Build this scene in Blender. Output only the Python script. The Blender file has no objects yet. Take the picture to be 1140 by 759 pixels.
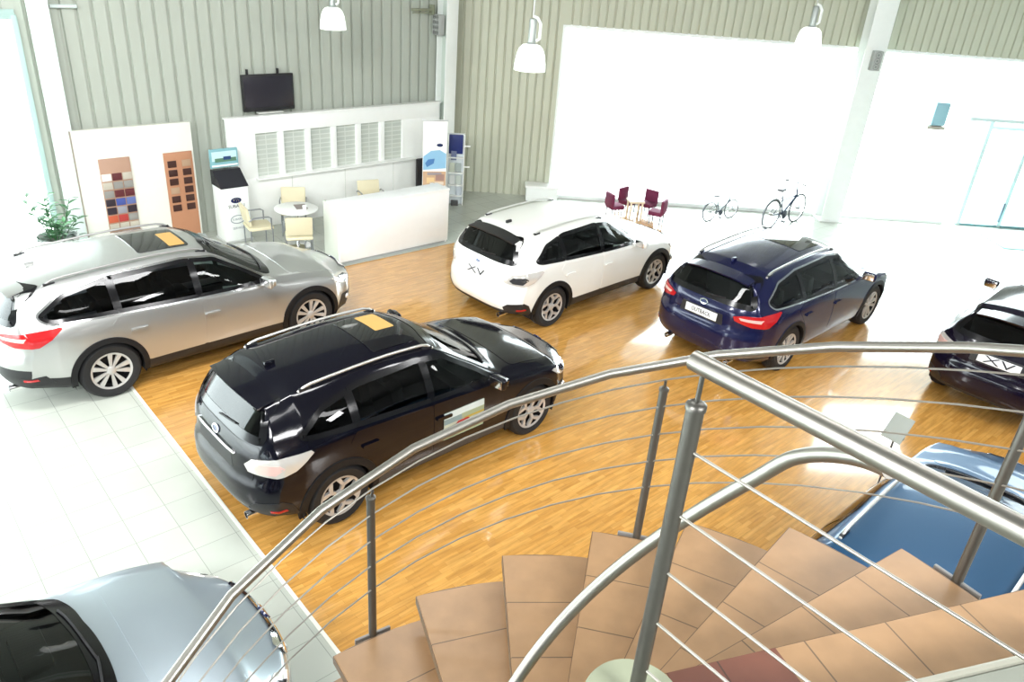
import bpy, bmesh, math, random
import numpy as np
from mathutils import Vector, Matrix
from mathutils.bvhtree import BVHTree
from mathutils.geometry import delaunay_2d_cdt

random.seed(7)
R = math.radians
COL = bpy.context.scene.collection

# ------------------------------------------------------------------ helpers
def pchip(knots):
    k = np.array(knots, float); k = k[np.argsort(k[:, 0])]
    x, y = k[:, 0], k[:, 1]
    h = np.diff(x); d = np.diff(y) / h
    m = np.zeros_like(y)
    for i in range(1, len(x) - 1):
        if d[i-1] * d[i] > 0:
            w1, w2 = 2*h[i] + h[i-1], h[i] + 2*h[i-1]
            m[i] = (w1 + w2) / (w1/d[i-1] + w2/d[i])
    m[0], m[-1] = d[0], d[-1]
    def f(q):
        q = np.clip(np.asarray(q, float), x[0], x[-1])
        i = np.clip(np.searchsorted(x, q) - 1, 0, len(x) - 2)
        t = (q - x[i]) / h[i]
        return ((1+2*t)*(1-t)**2*y[i] + t*(1-t)**2*h[i]*m[i] + t*t*(3-2*t)*y[i+1] + t*t*(t-1)*h[i]*m[i+1])
    return f

def link(name, me, mat=None, parent=None, smooth=True, angle=None):
    if smooth:
        me.polygons.foreach_set('use_smooth', [True] * len(me.polygons))
        if angle: me.set_sharp_from_angle(angle=R(angle))
    o = bpy.data.objects.new(name, me)
    COL.objects.link(o)
    for m in (mat if isinstance(mat, (list, tuple)) else [mat]):
        if m: me.materials.append(m)
    if parent: o.parent = parent
    return o

def obj(name, bm, mat=None, parent=None, smooth=True, angle=35):
    me = bpy.data.meshes.new(name)
    bmesh.ops.recalc_face_normals(bm, faces=bm.faces)
    bm.to_mesh(me); bm.free()
    return link(name, me, mat, parent, smooth, angle)

def raw(name, v, f, mat=None, parent=None, smooth=True, angle=None):
    me = bpy.data.meshes.new(name)
    me.from_pydata([tuple(map(float, p)) for p in v], [], f); me.update()
    return link(name, me, mat, parent, smooth, angle)

def thing(name, label, cat, loc=(0, 0, 0), rotz=0, group=None):
    o = bpy.data.objects.new(name, None); COL.objects.link(o)
    o.empty_display_size = .2
    o.location = loc; o.rotation_euler = (0, 0, rotz)
    tag(o, label, cat, group); return o

def tag(o, label, cat, group=None):
    o['label'] = label; o['category'] = cat
    if group: o['group'] = group
    return o

def struct(o):
    o['kind'] = 'structure'; return o

def dup(root, loc, rotz, label, group=None):
    r = root.copy(); COL.objects.link(r); r.location = loc; r.rotation_euler = (0, 0, rotz)
    r['label'] = label
    if group: r['group'] = group
    for ch in list(root.children):
        c = ch.copy(); COL.objects.link(c); c.parent = r
        for g in ch.children:
            d = g.copy(); COL.objects.link(d); d.parent = c
    return r

def place(bm, verts, M):
    bmesh.ops.transform(bm, matrix=M, verts=verts)

def add_box(bm, c, s, bev=0.0, rot=None, seg=2):
    r = bmesh.ops.create_cube(bm, size=1.0)
    vs = r['verts']
    bmesh.ops.scale(bm, vec=s, verts=vs)
    if bev > 0:
        es = list({e for v in vs for e in v.link_edges})
        rr = bmesh.ops.bevel(bm, geom=es, offset=bev, segments=seg, affect='EDGES', profile=.6)
        vs = list({v for f in rr['faces'] for v in f.verts} | {v for v in vs if v.is_valid})
    M = Matrix.Translation(c)
    if rot is not None: M = M @ rot.to_4x4()
    bmesh.ops.transform(bm, matrix=M, verts=vs)
    return vs

def box(name, c, s, mat, parent=None, bev=0.0, rot=None):
    bm = bmesh.new(); add_box(bm, c, s, bev, rot)
    return obj(name, bm, mat, parent)

def add_tube(bm, pts, r, seg=10, closed=False, cap=True):
    pts = [Vector(p) for p in pts]; n = len(pts)
    rad = r if isinstance(r, (list, tuple)) else [r] * n
    rings = []; up = None
    for i, p in enumerate(pts):
        a = pts[(i-1) % n] if (closed or i > 0) else p
        b = pts[(i+1) % n] if (closed or i < n-1) else p
        t = (b - a).normalized()
        if up is None:
            up = t.orthogonal().normalized()
        else:
            up = (up - t * up.dot(t))
            up = up.normalized() if up.length > 1e-6 else t.orthogonal().normalized()
        w = t.cross(up)
        rings.append([bm.verts.new(p + (up*math.cos(k*2*math.pi/seg) + w*math.sin(k*2*math.pi/seg)) * rad[i]) for k in range(seg)])
    m = n if closed else n - 1
    for i in range(m):
        A, B = rings[i], rings[(i+1) % n]
        for k in range(seg):
            bm.faces.new((A[k], A[(k+1) % seg], B[(k+1) % seg], B[k]))
    if cap and not closed:
        bm.faces.new(rings[0][::-1]); bm.faces.new(rings[-1])

def tube(name, pts, r, mat, parent=None, seg=10, closed=False):
    bm = bmesh.new(); add_tube(bm, pts, r, seg, closed)
    return obj(name, bm, mat, parent, angle=50)

def add_lathe(bm, prof, seg=32, M=None, closed=False):
    """prof: (radius, height) turned about local Z"""
    rings = []
    for (r, z) in prof:
        if r < 1e-6: rings.append([bm.verts.new((0, 0, z))])
        else: rings.append([bm.verts.new((r*math.cos(2*math.pi*k/seg), r*math.sin(2*math.pi*k/seg), z)) for k in range(seg)])
    n = len(rings)
    for i in range(n if closed else n-1):
        A, B = rings[i], rings[(i+1) % n]
        for k in range(seg):
            q = (k+1) % seg
            if len(A) == 1 and len(B) == 1: continue
            if len(A) == 1: bm.faces.new((A[0], B[k], B[q]))
            elif len(B) == 1: bm.faces.new((A[k], A[q], B[0]))
            else: bm.faces.new((A[k], A[q], B[q], B[k]))
    if M is not None:
        bmesh.ops.transform(bm, matrix=M, verts=[v for g in rings for v in g])

def lathe(name, prof, mat, parent=None, seg=32, M=None):
    bm = bmesh.new(); add_lathe(bm, prof, seg, M)
    return obj(name, bm, mat, parent, angle=40)

def add_prism(bm, pts, z0, z1, M=None):
    a = [bm.verts.new((p[0], p[1], z0)) for p in pts]; b = [bm.verts.new((p[0], p[1], z1)) for p in pts]
    bm.faces.new(a[::-1]); bm.faces.new(b); n = len(pts)
    for i in range(n): bm.faces.new((a[i], a[(i+1) % n], b[(i+1) % n], b[i]))
    if M is not None: bmesh.ops.transform(bm, matrix=M, verts=a+b)

def prism(name, pts, z0, z1, mat, parent=None, M=None):
    bm = bmesh.new(); add_prism(bm, pts, z0, z1, M)
    return obj(name, bm, mat, parent, smooth=False)

def text(name, body, size, mat, parent, M, ext=.002, sx=1.0):
    cu = bpy.data.curves.new(name, 'FONT'); cu.body = body; cu.size = size; cu.extrude = ext
    cu.align_x = 'CENTER'; cu.align_y = 'CENTER'; cu.resolution_u = 2
    t = bpy.data.objects.new(name + '_tmp', cu); COL.objects.link(t)
    dg = bpy.context.evaluated_depsgraph_get()
    me = bpy.data.meshes.new_from_object(t.evaluated_get(dg))
    bpy.data.objects.remove(t); bpy.data.curves.remove(cu)
    me.transform(M @ Matrix.Diagonal((sx, 1, 1, 1)))
    me.name = name; me.materials.clear()
    return link(name, me, mat, parent, smooth=False)

# ------------------------------------------------------------------ materials
MATS = {}
def mat(name, col, rough=.5, metal=0., coat=0., spec=.5, emit=0., noise=0., nscale=8., bump=0., bscale=60., transm=0.):
    if name in MATS: return MATS[name]
    m = bpy.data.materials.new(name); m.use_nodes = True
    nt = m.node_tree; b = nt.nodes['Principled BSDF']
    b.inputs['Base Color'].default_value = (*col, 1); b.inputs['Roughness'].default_value = rough
    b.inputs['Metallic'].default_value = metal; b.inputs['Coat Weight'].default_value = coat
    b.inputs['Coat Roughness'].default_value = .04
    b.inputs['Specular IOR Level'].default_value = spec
    b.inputs['Transmission Weight'].default_value = transm
    if emit:
        b.inputs['Emission Color'].default_value = (*col, 1); b.inputs['Emission Strength'].default_value = emit
    tc = nt.nodes.new('ShaderNodeTexCoord')
    nz = nt.nodes.new('ShaderNodeTexNoise'); nz.inputs['Scale'].default_value = nscale; nz.inputs['Detail'].default_value = 3
    nt.links.new(tc.outputs['Object'], nz.inputs['Vector'])
    mr = nt.nodes.new('ShaderNodeMapRange'); amt = noise if noise else .03
    mr.inputs['To Min'].default_value = 1 - amt; mr.inputs['To Max'].default_value = 1 + amt
    nt.links.new(nz.outputs['Fac'], mr.inputs['Value'])
    mx = nt.nodes.new('ShaderNodeVectorMath'); mx.operation = 'SCALE'; mx.inputs[0].default_value = col
    nt.links.new(mr.outputs[0], mx.inputs['Scale']); nt.links.new(mx.outputs[0], b.inputs['Base Color'])
    if bump:
        n2 = nt.nodes.new('ShaderNodeTexNoise'); n2.inputs['Scale'].default_value = bscale
        nt.links.new(tc.outputs['Object'], n2.inputs['Vector'])
        bp = nt.nodes.new('ShaderNodeBump'); bp.inputs['Strength'].default_value = bump; bp.inputs['Distance'].default_value = .002
        nt.links.new(n2.outputs['Fac'], bp.inputs['Height']); nt.links.new(bp.outputs[0], b.inputs['Normal'])
    MATS[name] = m; return m

def glass_mat(name, tint, ior=1.5, rough=.02):
    if name in MATS: return MATS[name]
    m = bpy.data.materials.new(name); m.use_nodes = True; nt = m.node_tree
    nt.nodes.remove(nt.nodes['Principled BSDF']); out = nt.nodes['Material Output']
    tr = nt.nodes.new('ShaderNodeBsdfTransparent'); tr.inputs[0].default_value = (*tint, 1)
    gl = nt.nodes.new('ShaderNodeBsdfGlossy'); gl.inputs['Roughness'].default_value = rough
    fr = nt.nodes.new('ShaderNodeFresnel'); fr.inputs[0].default_value = ior
    mx = nt.nodes.new('ShaderNodeMixShader')
    nt.links.new(fr.outputs[0], mx.inputs[0]); nt.links.new(tr.outputs[0], mx.inputs[1]); nt.links.new(gl.outputs[0], mx.inputs[2])
    nt.links.new(mx.outputs[0], out.inputs[0]); MATS[name] = m; return m

def brick_mat(name, c1, c2, mortar, w, h, ms, rough, offset=.5, spec=.5, coat=0., noise=.0, nsc=(3, 40, 1), bump=.0, squash=1.):
    m = bpy.data.materials.new(name); m.use_nodes = True; nt = m.node_tree; b = nt.nodes['Principled BSDF']
    tc = nt.nodes.new('ShaderNodeTexCoord')
    br = nt.nodes.new('ShaderNodeTexBrick'); br.offset = offset; br.squash = squash
    br.inputs['Color1'].default_value = (*c1, 1); br.inputs['Color2'].default_value = (*c2, 1); br.inputs['Mortar'].default_value = (*mortar, 1)
    br.inputs['Scale'].default_value = 1; br.inputs['Brick Width'].default_value = w; br.inputs['Row Height'].default_value = h
    br.inputs['Mortar Size'].default_value = ms; br.inputs['Mortar Smooth'].default_value = .3; br.inputs['Bias'].default_value = 0
    nt.links.new(tc.outputs['Object'], br.inputs['Vector'])
    last = br.outputs['Color']
    if noise:
        mp = nt.nodes.new('ShaderNodeMapping'); mp.inputs['Scale'].default_value = nsc
        nt.links.new(tc.outputs['Object'], mp.inputs[0])
        nz = nt.nodes.new('ShaderNodeTexNoise'); nz.inputs['Scale'].default_value = 1; nz.inputs['Detail'].default_value = 4
        nt.links.new(mp.outputs[0], nz.inputs['Vector'])
        mr = nt.nodes.new('ShaderNodeMapRange'); mr.inputs['From Min'].default_value = .3; mr.inputs['From Max'].default_value = .7
        mr.inputs['To Min'].default_value = 1-noise; mr.inputs['To Max'].default_value = 1+noise
        nt.links.new(nz.outputs['Fac'], mr.inputs['Value'])
        vm = nt.nodes.new('ShaderNodeVectorMath'); vm.operation = 'SCALE'
        nt.links.new(last, vm.inputs[0]); nt.links.new(mr.outputs[0], vm.inputs['Scale']); last = vm.outputs[0]
    nt.links.new(last, b.inputs['Base Color'])
    b.inputs['Roughness'].default_value = rough; b.inputs['Specular IOR Level'].default_value = spec
    b.inputs['Coat Weight'].default_value = coat; b.inputs['Coat Roughness'].default_value = .07; b.inputs['Coat IOR'].default_value = 1.6
    if bump:
        bp = nt.nodes.new('ShaderNodeBump'); bp.inputs['Strength'].default_value = bump; bp.inputs['Distance'].default_value = .003; bp.invert = True
        nt.links.new(br.outputs['Fac'], bp.inputs['Height']); nt.links.new(bp.outputs[0], b.inputs['Normal'])
    MATS[name] = m; return m

BLACKP = mat('black_plastic', (.012, .012, .014), .45)
RUBBER = mat('tyre_rubber', (.012, .012, .013), .7, bump=.2)
DARKMETAL = mat('dark_wheel_metal', (.02, .02, .022), .4, .6)
MACHINED = mat('machined_alloy', (.56, .55, .53), .35, .45)
CHROME = mat('chrome', (.85, .85, .86), .12, 1.)
STEEL = mat('brushed_steel', (.37, .355, .32), .38, 1., noise=.06, nscale=30)
STEELD = mat('dull_steel_post', (.17, .165, .15), .4, .9, noise=.08, nscale=25)
CABLE = mat('steel_cable', (.42, .40, .36), .4, .9)
CABIN = mat('cabin_dark', (.012, .012, .013), .8)
SEATM = mat('seat_fabric', (.03, .03, .032), .8)
WHITE = mat('white_laminate', (.92, .94, .91), .4)
WHITEP = mat('white_paint', (.84, .88, .85), .45)
PLATE = mat('plate_white', (.85, .87, .88), .35)
INK = mat('black_ink', (.015, .017, .025), .5)
PILLAR = mat('gloss_black_pillar', (.004, .004, .005), .15)
REDLENS = mat('red_lens', (.45, .012, .015), .12, coat=.6)
CLEARLENS = mat('clear_lens', (.72, .70, .66), .1, .35, coat=.8)
LENSIN = mat('lens_bright', (.8, .55, .5), .15, .2, coat=.6)
SMOKE = mat('smoked_lens', (.06, .06, .065), .12, .4, coat=.8)
GL_DARK = glass_mat('privacy_glass', (.10, .11, .12))
GL_MID = glass_mat('tinted_glass', (.42, .50, .47))
GL_WIN = glass_mat('window_glass', (.96, .98, .97), 1.3)
GL_ROOF = mat('sunroof_glass', (.006, .006, .008), .06, coat=.5)
TAN = mat('sunroof_shade', (.50, .30, .09), .5)
ARCHM = mat('arch_black', (.008, .008, .009), .55, spec=.3)
EMBLEM = mat('emblem_blue', (.01, .02, .09), .2, coat=.5)
# ------------------------------------------------------------------ cars
def roundpoly(pts, r=.04, n=4):
    out = []; N = len(pts)
    for i in range(N):
        p, a, b = (np.array(pts[j % N], float) for j in (i, i-1, i+1))
        da, db = a-p, b-p; la, lb = np.hypot(*da), np.hypot(*db)
        ra = min(r, la*.45); rb = min(r, lb*.45)
        s, e = p + da/la*ra, p + db/lb*rb
        for k in range(n+1):
            t = k/n; out.append((1-t)**2*s + 2*t*(1-t)*p + t*t*e)
    return np.array(out)

def resample(P, step):
    out = []; N = len(P)
    for i in range(N):
        a, b = P[i], P[(i+1) % N]; L = np.hypot(*(b-a))
        if L < 1e-6: continue
        k = max(1, int(round(L/step)))
        for j in range(k): out.append(a + (b-a)*j/k)
    return np.array(out)

def area(P): return .5*np.sum(P[:, 0]*np.roll(P[:, 1], -1) - np.roll(P[:, 0], -1)*P[:, 1])

def inset(P, d):
    if area(P) < 0: P = P[::-1]
    t = np.roll(P, -1, 0) - np.roll(P, 1, 0); t /= np.maximum(np.hypot(t[:, 0], t[:, 1])[:, None], 1e-9)
    return P + np.c_[-t[:, 1], t[:, 0]]*d

def inside(P, q):
    q = np.atleast_2d(q); x, y = q[:, 0], q[:, 1]; c = np.zeros(len(q), bool)
    for i in range(len(P)):
        a, b = P[i], P[i-1]
        m = ((a[1] > y) != (b[1] > y))
        with np.errstate(divide='ignore', invalid='ignore'):
            xx = (b[0]-a[0])*(y-a[1])/(b[1]-a[1]+1e-12)+a[0]
        c ^= m & (x < xx)
    return c

def clipx(P, lo, hi):
    def half(P, f, at):
        o = []
        for i in range(len(P)):
            a, b = P[i], P[(i+1) % len(P)]
            if f(a[0]): o.append(a)
            if f(a[0]) != f(b[0]):
                t = (at-a[0])/(b[0]-a[0]); o.append(a+(b-a)*t)
        return np.array(o)
    P = half(P, lambda x: x >= lo, lo)
    return half(P, lambda x: x <= hi, hi)

class Shell:
    """closed car body skin as a loft of cross sections with shaped nose and tail"""
    def __init__(s, S):
        s.S = S
        f = {k: pchip(S[k]) for k in ('Zc', 'Ze', 'Ye', 'Zb', 'Yb', 'Ym', 'zr', 'xr', 'xf')}
        X0, X1 = S['X0'], S['X1']
        X = np.arange(X0, X1+.001, (X1-X0)/170)
        nb, ns, ng, nr = 3, 15, 9, 12
        zc, ze, ye, zb, yb, ym, zr = (f[k](X) for k in ('Zc', 'Ze', 'Ye', 'Zb', 'Yb', 'Ym', 'zr'))
        ze = np.minimum(ze, zc-.012); zb = np.minimum(zb, ze-.01)
        cols = []
        for k in range(nb): cols.append((.88*ym*k/nb, zr))
        tk = np.array([0, .05, .16, .3, .55, .82, 1.0]); 
        for t in np.linspace(0, 1, ns):
            yy = np.array([pchip(list(zip(tk, [.90, .955, .972, .99, 1.0, .992, yb[i]/ym[i]])))(t) for i in range(len(X))])*ym
            cols.append((yy, zr+(zb-zr)*t))
        s.jclad = nb+3
        for k in range(1, ng):
            t = k/ng; yy = (yb-.012)*(1-t)+ye*t+.045*4*t*(1-t)*np.clip((ze-zb)/.45, 0, 1)
            cols.append((yy, zb+(ze-zb)*t))
        for k in range(0, nr+1):
            u = 1-k/nr; cols.append((ye*u, zc-(zc-ze)*abs(u)**2.4))
        Y = np.array([c[0]+0*X for c in cols]).T; Z = np.array([c[1]+0*X for c in cols]).T   # [i,j]
        XX = np.repeat(X[:, None], Y.shape[1], 1)
        s.fx = f; W = S['W']
        s.xr = lambda z, y: f['xr'](z) + S['cr']*(np.abs(y)/W)**S['pr']
        s.xf = lambda z, y: f['xf'](z) - S['cf']*(np.abs(y)/W)**S['pf']
        xs, xt = S['xs'], S['xt']
        m = XX < xs; XX = np.where(m, xs-(xs-XX)/(xs-X0)*(xs-s.xr(Z, Y)), XX)
        m = XX > xt; XX = np.where((np.repeat(X[:, None], Y.shape[1], 1) > xt), xt+(XX-xt)/(X1-xt)*(s.xf(Z, Y)-xt), XX)
        n, M = Y.shape
        V = []; F = []; tagf = []          # tagf: True where lower cladding
        idx = {}
        def vid(i, j, sg):
            if j == 0 or j == M-1: sg = 1
            k = (i, j, sg)
            if k not in idx:
                idx[k] = len(V); V.append((XX[i, j], sg*Y[i, j] if j not in (0, M-1) else 0., Z[i, j]))
            return idx[k]
        for i in range(n-1):
            for j in range(M-1):
                for sg in (1, -1):
                    q = [vid(i, j, sg), vid(i+1, j, sg), vid(i+1, j+1, sg), vid(i, j+1, sg)]
                    if sg > 0: q = q[::-1]
                    F.append(q); tagf.append(j < (nb+1 if (S.get('plainrear') and X[i] < S['plainrear']) else s.jclad))
        for i, fn in ((0, s.xr), (n-1, s.xf)):
            K = 28; rows = {}
            for j in range(nb, M-1):
                y, z = Y[i, j], Z[i, j]
                rows[j] = [None]*(K+1)
                for k in range(K+1):
                    if k == 0: rows[j][k] = vid(i, j, 1)
                    elif k == K: rows[j][k] = vid(i, j, -1)
                    else:
                        yy = y*(1-2*k/K); rows[j][k] = len(V); V.append((float(fn(z, yy)), yy, z))
            for j in range(nb, M-2):
                for k in range(K):
                    q = [rows[j][k], rows[j][k+1], rows[j+1][k+1], rows[j+1][k]]
                    F.append(q if i == 0 else q[::-1]); tagf.append(j < s.jclad + S.get('capclad', 0))
            top = vid(i, M-1, 1)
            for k in range(K):
                q = [rows[M-2][k], rows[M-2][k+1], top]; F.append(q if i == 0 else q[::-1]); tagf.append(False)
        s.V = np.array(V); s.F = F; s.tag = np.array(tagf)
        s.bvh = BVHTree.FromPolygons([Vector(v) for v in V], F)
    def hit(s, o, d):
        h = s.bvh.ray_cast(Vector(o), Vector(d).normalized())
        return h[0], h[1]

# projections: a 2D polygon point -> ray
def ray_side(sg): return lambda p: ((p[0], sg*3, p[1]), (0, -sg, 0))
def ray_front(p): return ((6, p[0], p[1]), (-1, 0, 0))
def ray_rear(p): return ((-6, p[0], p[1]), (1, 0, 0))
def ray_top(p): return ((p[0], p[1], 4), (0, 0, -1))
def ray_wrap(piv, end, sg):
    def f(p):
        a = R(p[0]); d = Vector((end*math.cos(a), sg*math.sin(a), 0)); o = Vector((piv[0], sg*piv[1], p[1]))+d*3
        return (tuple(o), tuple(-d))
    return f

def decal(name, sh, P, rayf, m, parent, off=.004, step=.04, skirt=.012, scale=(1, 1)):
    P = np.array(P, float)
    if area(P) < 0: P = P[::-1]
    sc = np.array(scale, float); Q = P*sc
    Q = resample(Q, step)
    lo, hi = Q.min(0), Q.max(0)
    g = np.stack(np.meshgrid(np.arange(lo[0], hi[0], step), np.arange(lo[1], hi[1], step)), -1).reshape(-1, 2)
    if len(g):
        g = g[inside(inset(Q, step*.35), g)]
    pts = [Vector(q) for q in Q]+[Vector(q) for q in g]
    r = delaunay_2d_cdt(pts, [], [list(range(len(Q)))], 1, 1e-6)
    v2, fs, ov = r[0], r[2], r[3]
    V = []; ok = []
    last = None
    for p in v2:
        o, d = rayf((p[0]/sc[0], p[1]/sc[1])); h, nn = sh.hit(o, d)
        if h is None: V.append(None); continue
        if nn.dot(Vector(d)) > 0: nn = -nn
        V.append(h+nn*off); last = h
    good = [all(V[i] is not None for i in f) for f in fs]
    V = [v if v is not None else Vector((0, 0, 0)) for v in V]
    F = [list(f) for f, k in zip(fs, good) if k]
    bm = bmesh.new(); bv = [bm.verts.new(v) for v in V]
    for f in F:
        try: bm.faces.new([bv[i] for i in f])
        except ValueError: pass
    bmesh.ops.delete(bm, geom=[v for v in bm.verts if not v.link_faces], context='VERTS')
    # orient outwards
    o, d = rayf((P[:, 0].mean(), P[:, 1].mean())); d = Vector(d)
    bm.normal_update()
    flip = sum(f.normal.dot(d)*f.calc_area() for f in bm.faces) > 0
    if flip: bmesh.ops.reverse_faces(bm, faces=bm.faces)
    bm.normal_update()
    if skirt:
        be = [e for e in bm.edges if e.is_boundary]
        vn = {v: v.normal.copy() for e in be for v in e.verts}
        ex = bmesh.ops.extrude_edge_only(bm, edges=be)
        nv = [g for g in ex['geom'] if isinstance(g, bmesh.types.BMVert)]
        for v in nv:
            src = min(vn, key=lambda w: (w.co-v.co).length_squared)
            v.co -= vn[src]*skirt
    me = bpy.data.meshes.new(name); bm.to_mesh(me); bm.free()
    return link(name, me, m, parent, True, 40)

def ring(name, sh, P, w0, w1, rayf, m, parent, off=.006):
    """band around a polygon, from inset w0 to inset w1 (negative = outside)"""
    P = resample(np.array(P, float), .03)
    if area(P) < 0: P = P[::-1]
    A, B = inset(P, w0), inset(P, w1)
    V = []; F = []; n = len(P)
    okk = []
    for a, b in zip(A, B):
        for q in (a, b):
            o, d = rayf(q); h, nn = sh.hit(o, d)
            okk.append(h is not None)
            if h is None: V.append((0, 0, 0))
            else:
                if nn.dot(Vector(d)) > 0: nn = -nn
                V.append(h+nn*off)
    for i in range(n):
        j = (i+1) % n; q = [2*i, 2*i+1, 2*j+1, 2*j]
        if all(okk[k] for k in q): F.append(q)
    return raw(name, V, F, m, parent)

def wheel(parent, x, y, r, rr, style, sg, wd=.225):
    """tyre with rim as its child; sg = +1 left side"""
    prof = [(rr, -wd/2+.01), (rr+.012, -wd/2), (r-.035, -wd/2-.004), (r-.008, -wd/2+.022), (r, -wd/2+.045), (r, wd/2-.045), (r-.008, wd/2-.022), (r-.035, wd/2+.004), (rr+.012, wd/2), (rr, wd/2-.01)]
    M = Matrix.Translation((x, y, r)) @ Matrix.Rotation(-sg*math.pi/2, 4, 'X')
    bm = bmesh.new(); add_lathe(bm, prof, 44, M); t = obj('tyre', bm, RUBBER, parent, angle=40)
    bm = bmesh.new()
    add_lathe(bm, [(rr, -wd/2+.01), (rr-.02, -wd/2+.02), (rr-.03, .03), (rr-.02, wd/2-.012), (rr+.006, wd/2-.002), (rr+.008, wd/2-.012)], 44)
    add_lathe(bm, [(0, .02), (rr-.03, .0)], 44)
    nf0 = len(bm.faces)
    def spoke(a, w0, w1, r0, r1, z):
        pts = [(r0, -w0), (r1, -w1), (r1, w1), (r0, w0)]
        ca, sa = math.cos(a), math.sin(a)
        q = [(p[0]*ca-p[1]*sa, p[0]*sa+p[1]*ca) for p in pts]
        a_ = [bm.verts.new((p[0], p[1], z-.03)) for p in q]; zz = [z-.012, z, z, z-.012]
        b_ = [bm.verts.new((p[0], p[1], h)) for p, h in zip(q, zz)]
        bm.faces.new(b_)
        for i in range(4): bm.faces.new((a_[i], a_[(i+1) % 4], b_[(i+1) % 4], b_[i]))
    z = wd/2-.012
    if style == 'ten':
        for k in range(5):
            for dd in (-.26, .26):
                spoke(2*math.pi*k/5+dd, .013, .029, .05, rr-.010, z)
    else:
        for k in range(5):
            a = 2*math.pi*k/5
            spoke(a, .018, .022, .04, rr*.60, z)
            for dd in (-.42, .42):
                pts_a = Vector((rr*.55*math.cos(a), rr*.55*math.sin(a))); pb = Vector(((rr-.012)*math.cos(a+dd), (rr-.012)*math.sin(a+dd)))
                t_ = (pb-pts_a).normalized(); nn = Vector((-t_.y, t_.x))*.016
                q = [pts_a-nn, pb-nn*1.5, pb+nn*1.5, pts_a+nn]
                a_ = [bm.verts.new((p.x, p.y, z-.03)) for p in q]; b_ = [bm.verts.new((p.x, p.y, z)) for p in q]
                bm.faces.new(b_)
                for i in range(4): bm.faces.new((a_[i], a_[(i+1) % 4], b_[(i+1) % 4], b_[i]))
    add_lathe(bm, [(0, z+.006), (.035, z+.006), (.055, z-.004), (.06, z-.03)], 24)
    bm.faces.ensure_lookup_table()
    for i in range(nf0, len(bm.faces)): bm.faces[i].material_index = 1
    lip = 0
    for f in bm.faces[:44*5]:
        c = f.calc_center_median()
        if math.hypot(c.x, c.y) > rr-.014 and c.z > wd/2-.02: f.material_index = 1
    bmesh.ops.transform(bm, matrix=M, verts=bm.verts)
    obj('rim', bm, [DARKMETAL, MACHINED], t, angle=30)
    return t

XV = dict(W=.90, X0=-2.25, X1=2.28, xs=-1.62, xt=1.72, cr=.34, pr=4.0, cf=.50, pf=3.0, capclad=-2, plainrear=-1.66,
    Zc=[(-2.3, 1.43), (-1.9, 1.475), (-1.4, 1.525), (-.6, 1.56), (-.15, 1.55), (.05, 1.515), (.5, 1.285), (.90, 1.06), (1.05, 1.02), (1.5, .955), (1.9, .875), (2.3, .76)],
    Ze=[(-2.3, 1.37), (-1.4, 1.47), (-.6, 1.50), (-.1, 1.475), (.05, 1.43), (.4, 1.235), (.76, 1.03), (.9, .985), (1.3, .945), (1.7, .875), (2.0, .80), (2.3, .70)],
    Ye=[(-2.3, .535), (-1.4, .565), (-.3, .585), (.0, .60), (.4, .655), (.78, .715), (1.3, .72), (1.9, .67), (2.3, .60)],
    Zb=[(-2.3, 1.06), (-1.3, 1.055), (-.3, 1.0), (.5, .965), (.8, .95), (1.0, .93), (1.3, .90), (1.8, .81), (2.3, .67)],
    Yb=[(-2.3, .76), (-1.8, .835), (-1.3, .86), (-.3, .865), (.5, .86), (.9, .85), (1.3, .845), (1.8, .81), (2.3, .72)],
    Ym=[(-2.3, .84), (-1.8, .885), (-1.2, .89), (-.4, .885), (.4, .885), (1.2, .89), (1.8, .86), (2.3, .73)],
    zr=[(-2.3, .36), (-1.7, .27), (-.9, .22), (.9, .22), (1.7, .24), (2.3, .27)],
    xr=[(.2, -2.06), (.36, -2.15), (.50, -2.21), (.68, -2.205), (.74, -2.17), (.95, -2.15), (1.08, -2.10), (1.25, -1.99), (1.42, -1.885), (1.5, -1.85), (1.6, -1.83)],
    xf=[(.15, 2.12), (.35, 2.22), (.55, 2.24), (.68, 2.21), (.78, 2.12), (.88, 2.0), (1.0, 1.85)])
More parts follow.
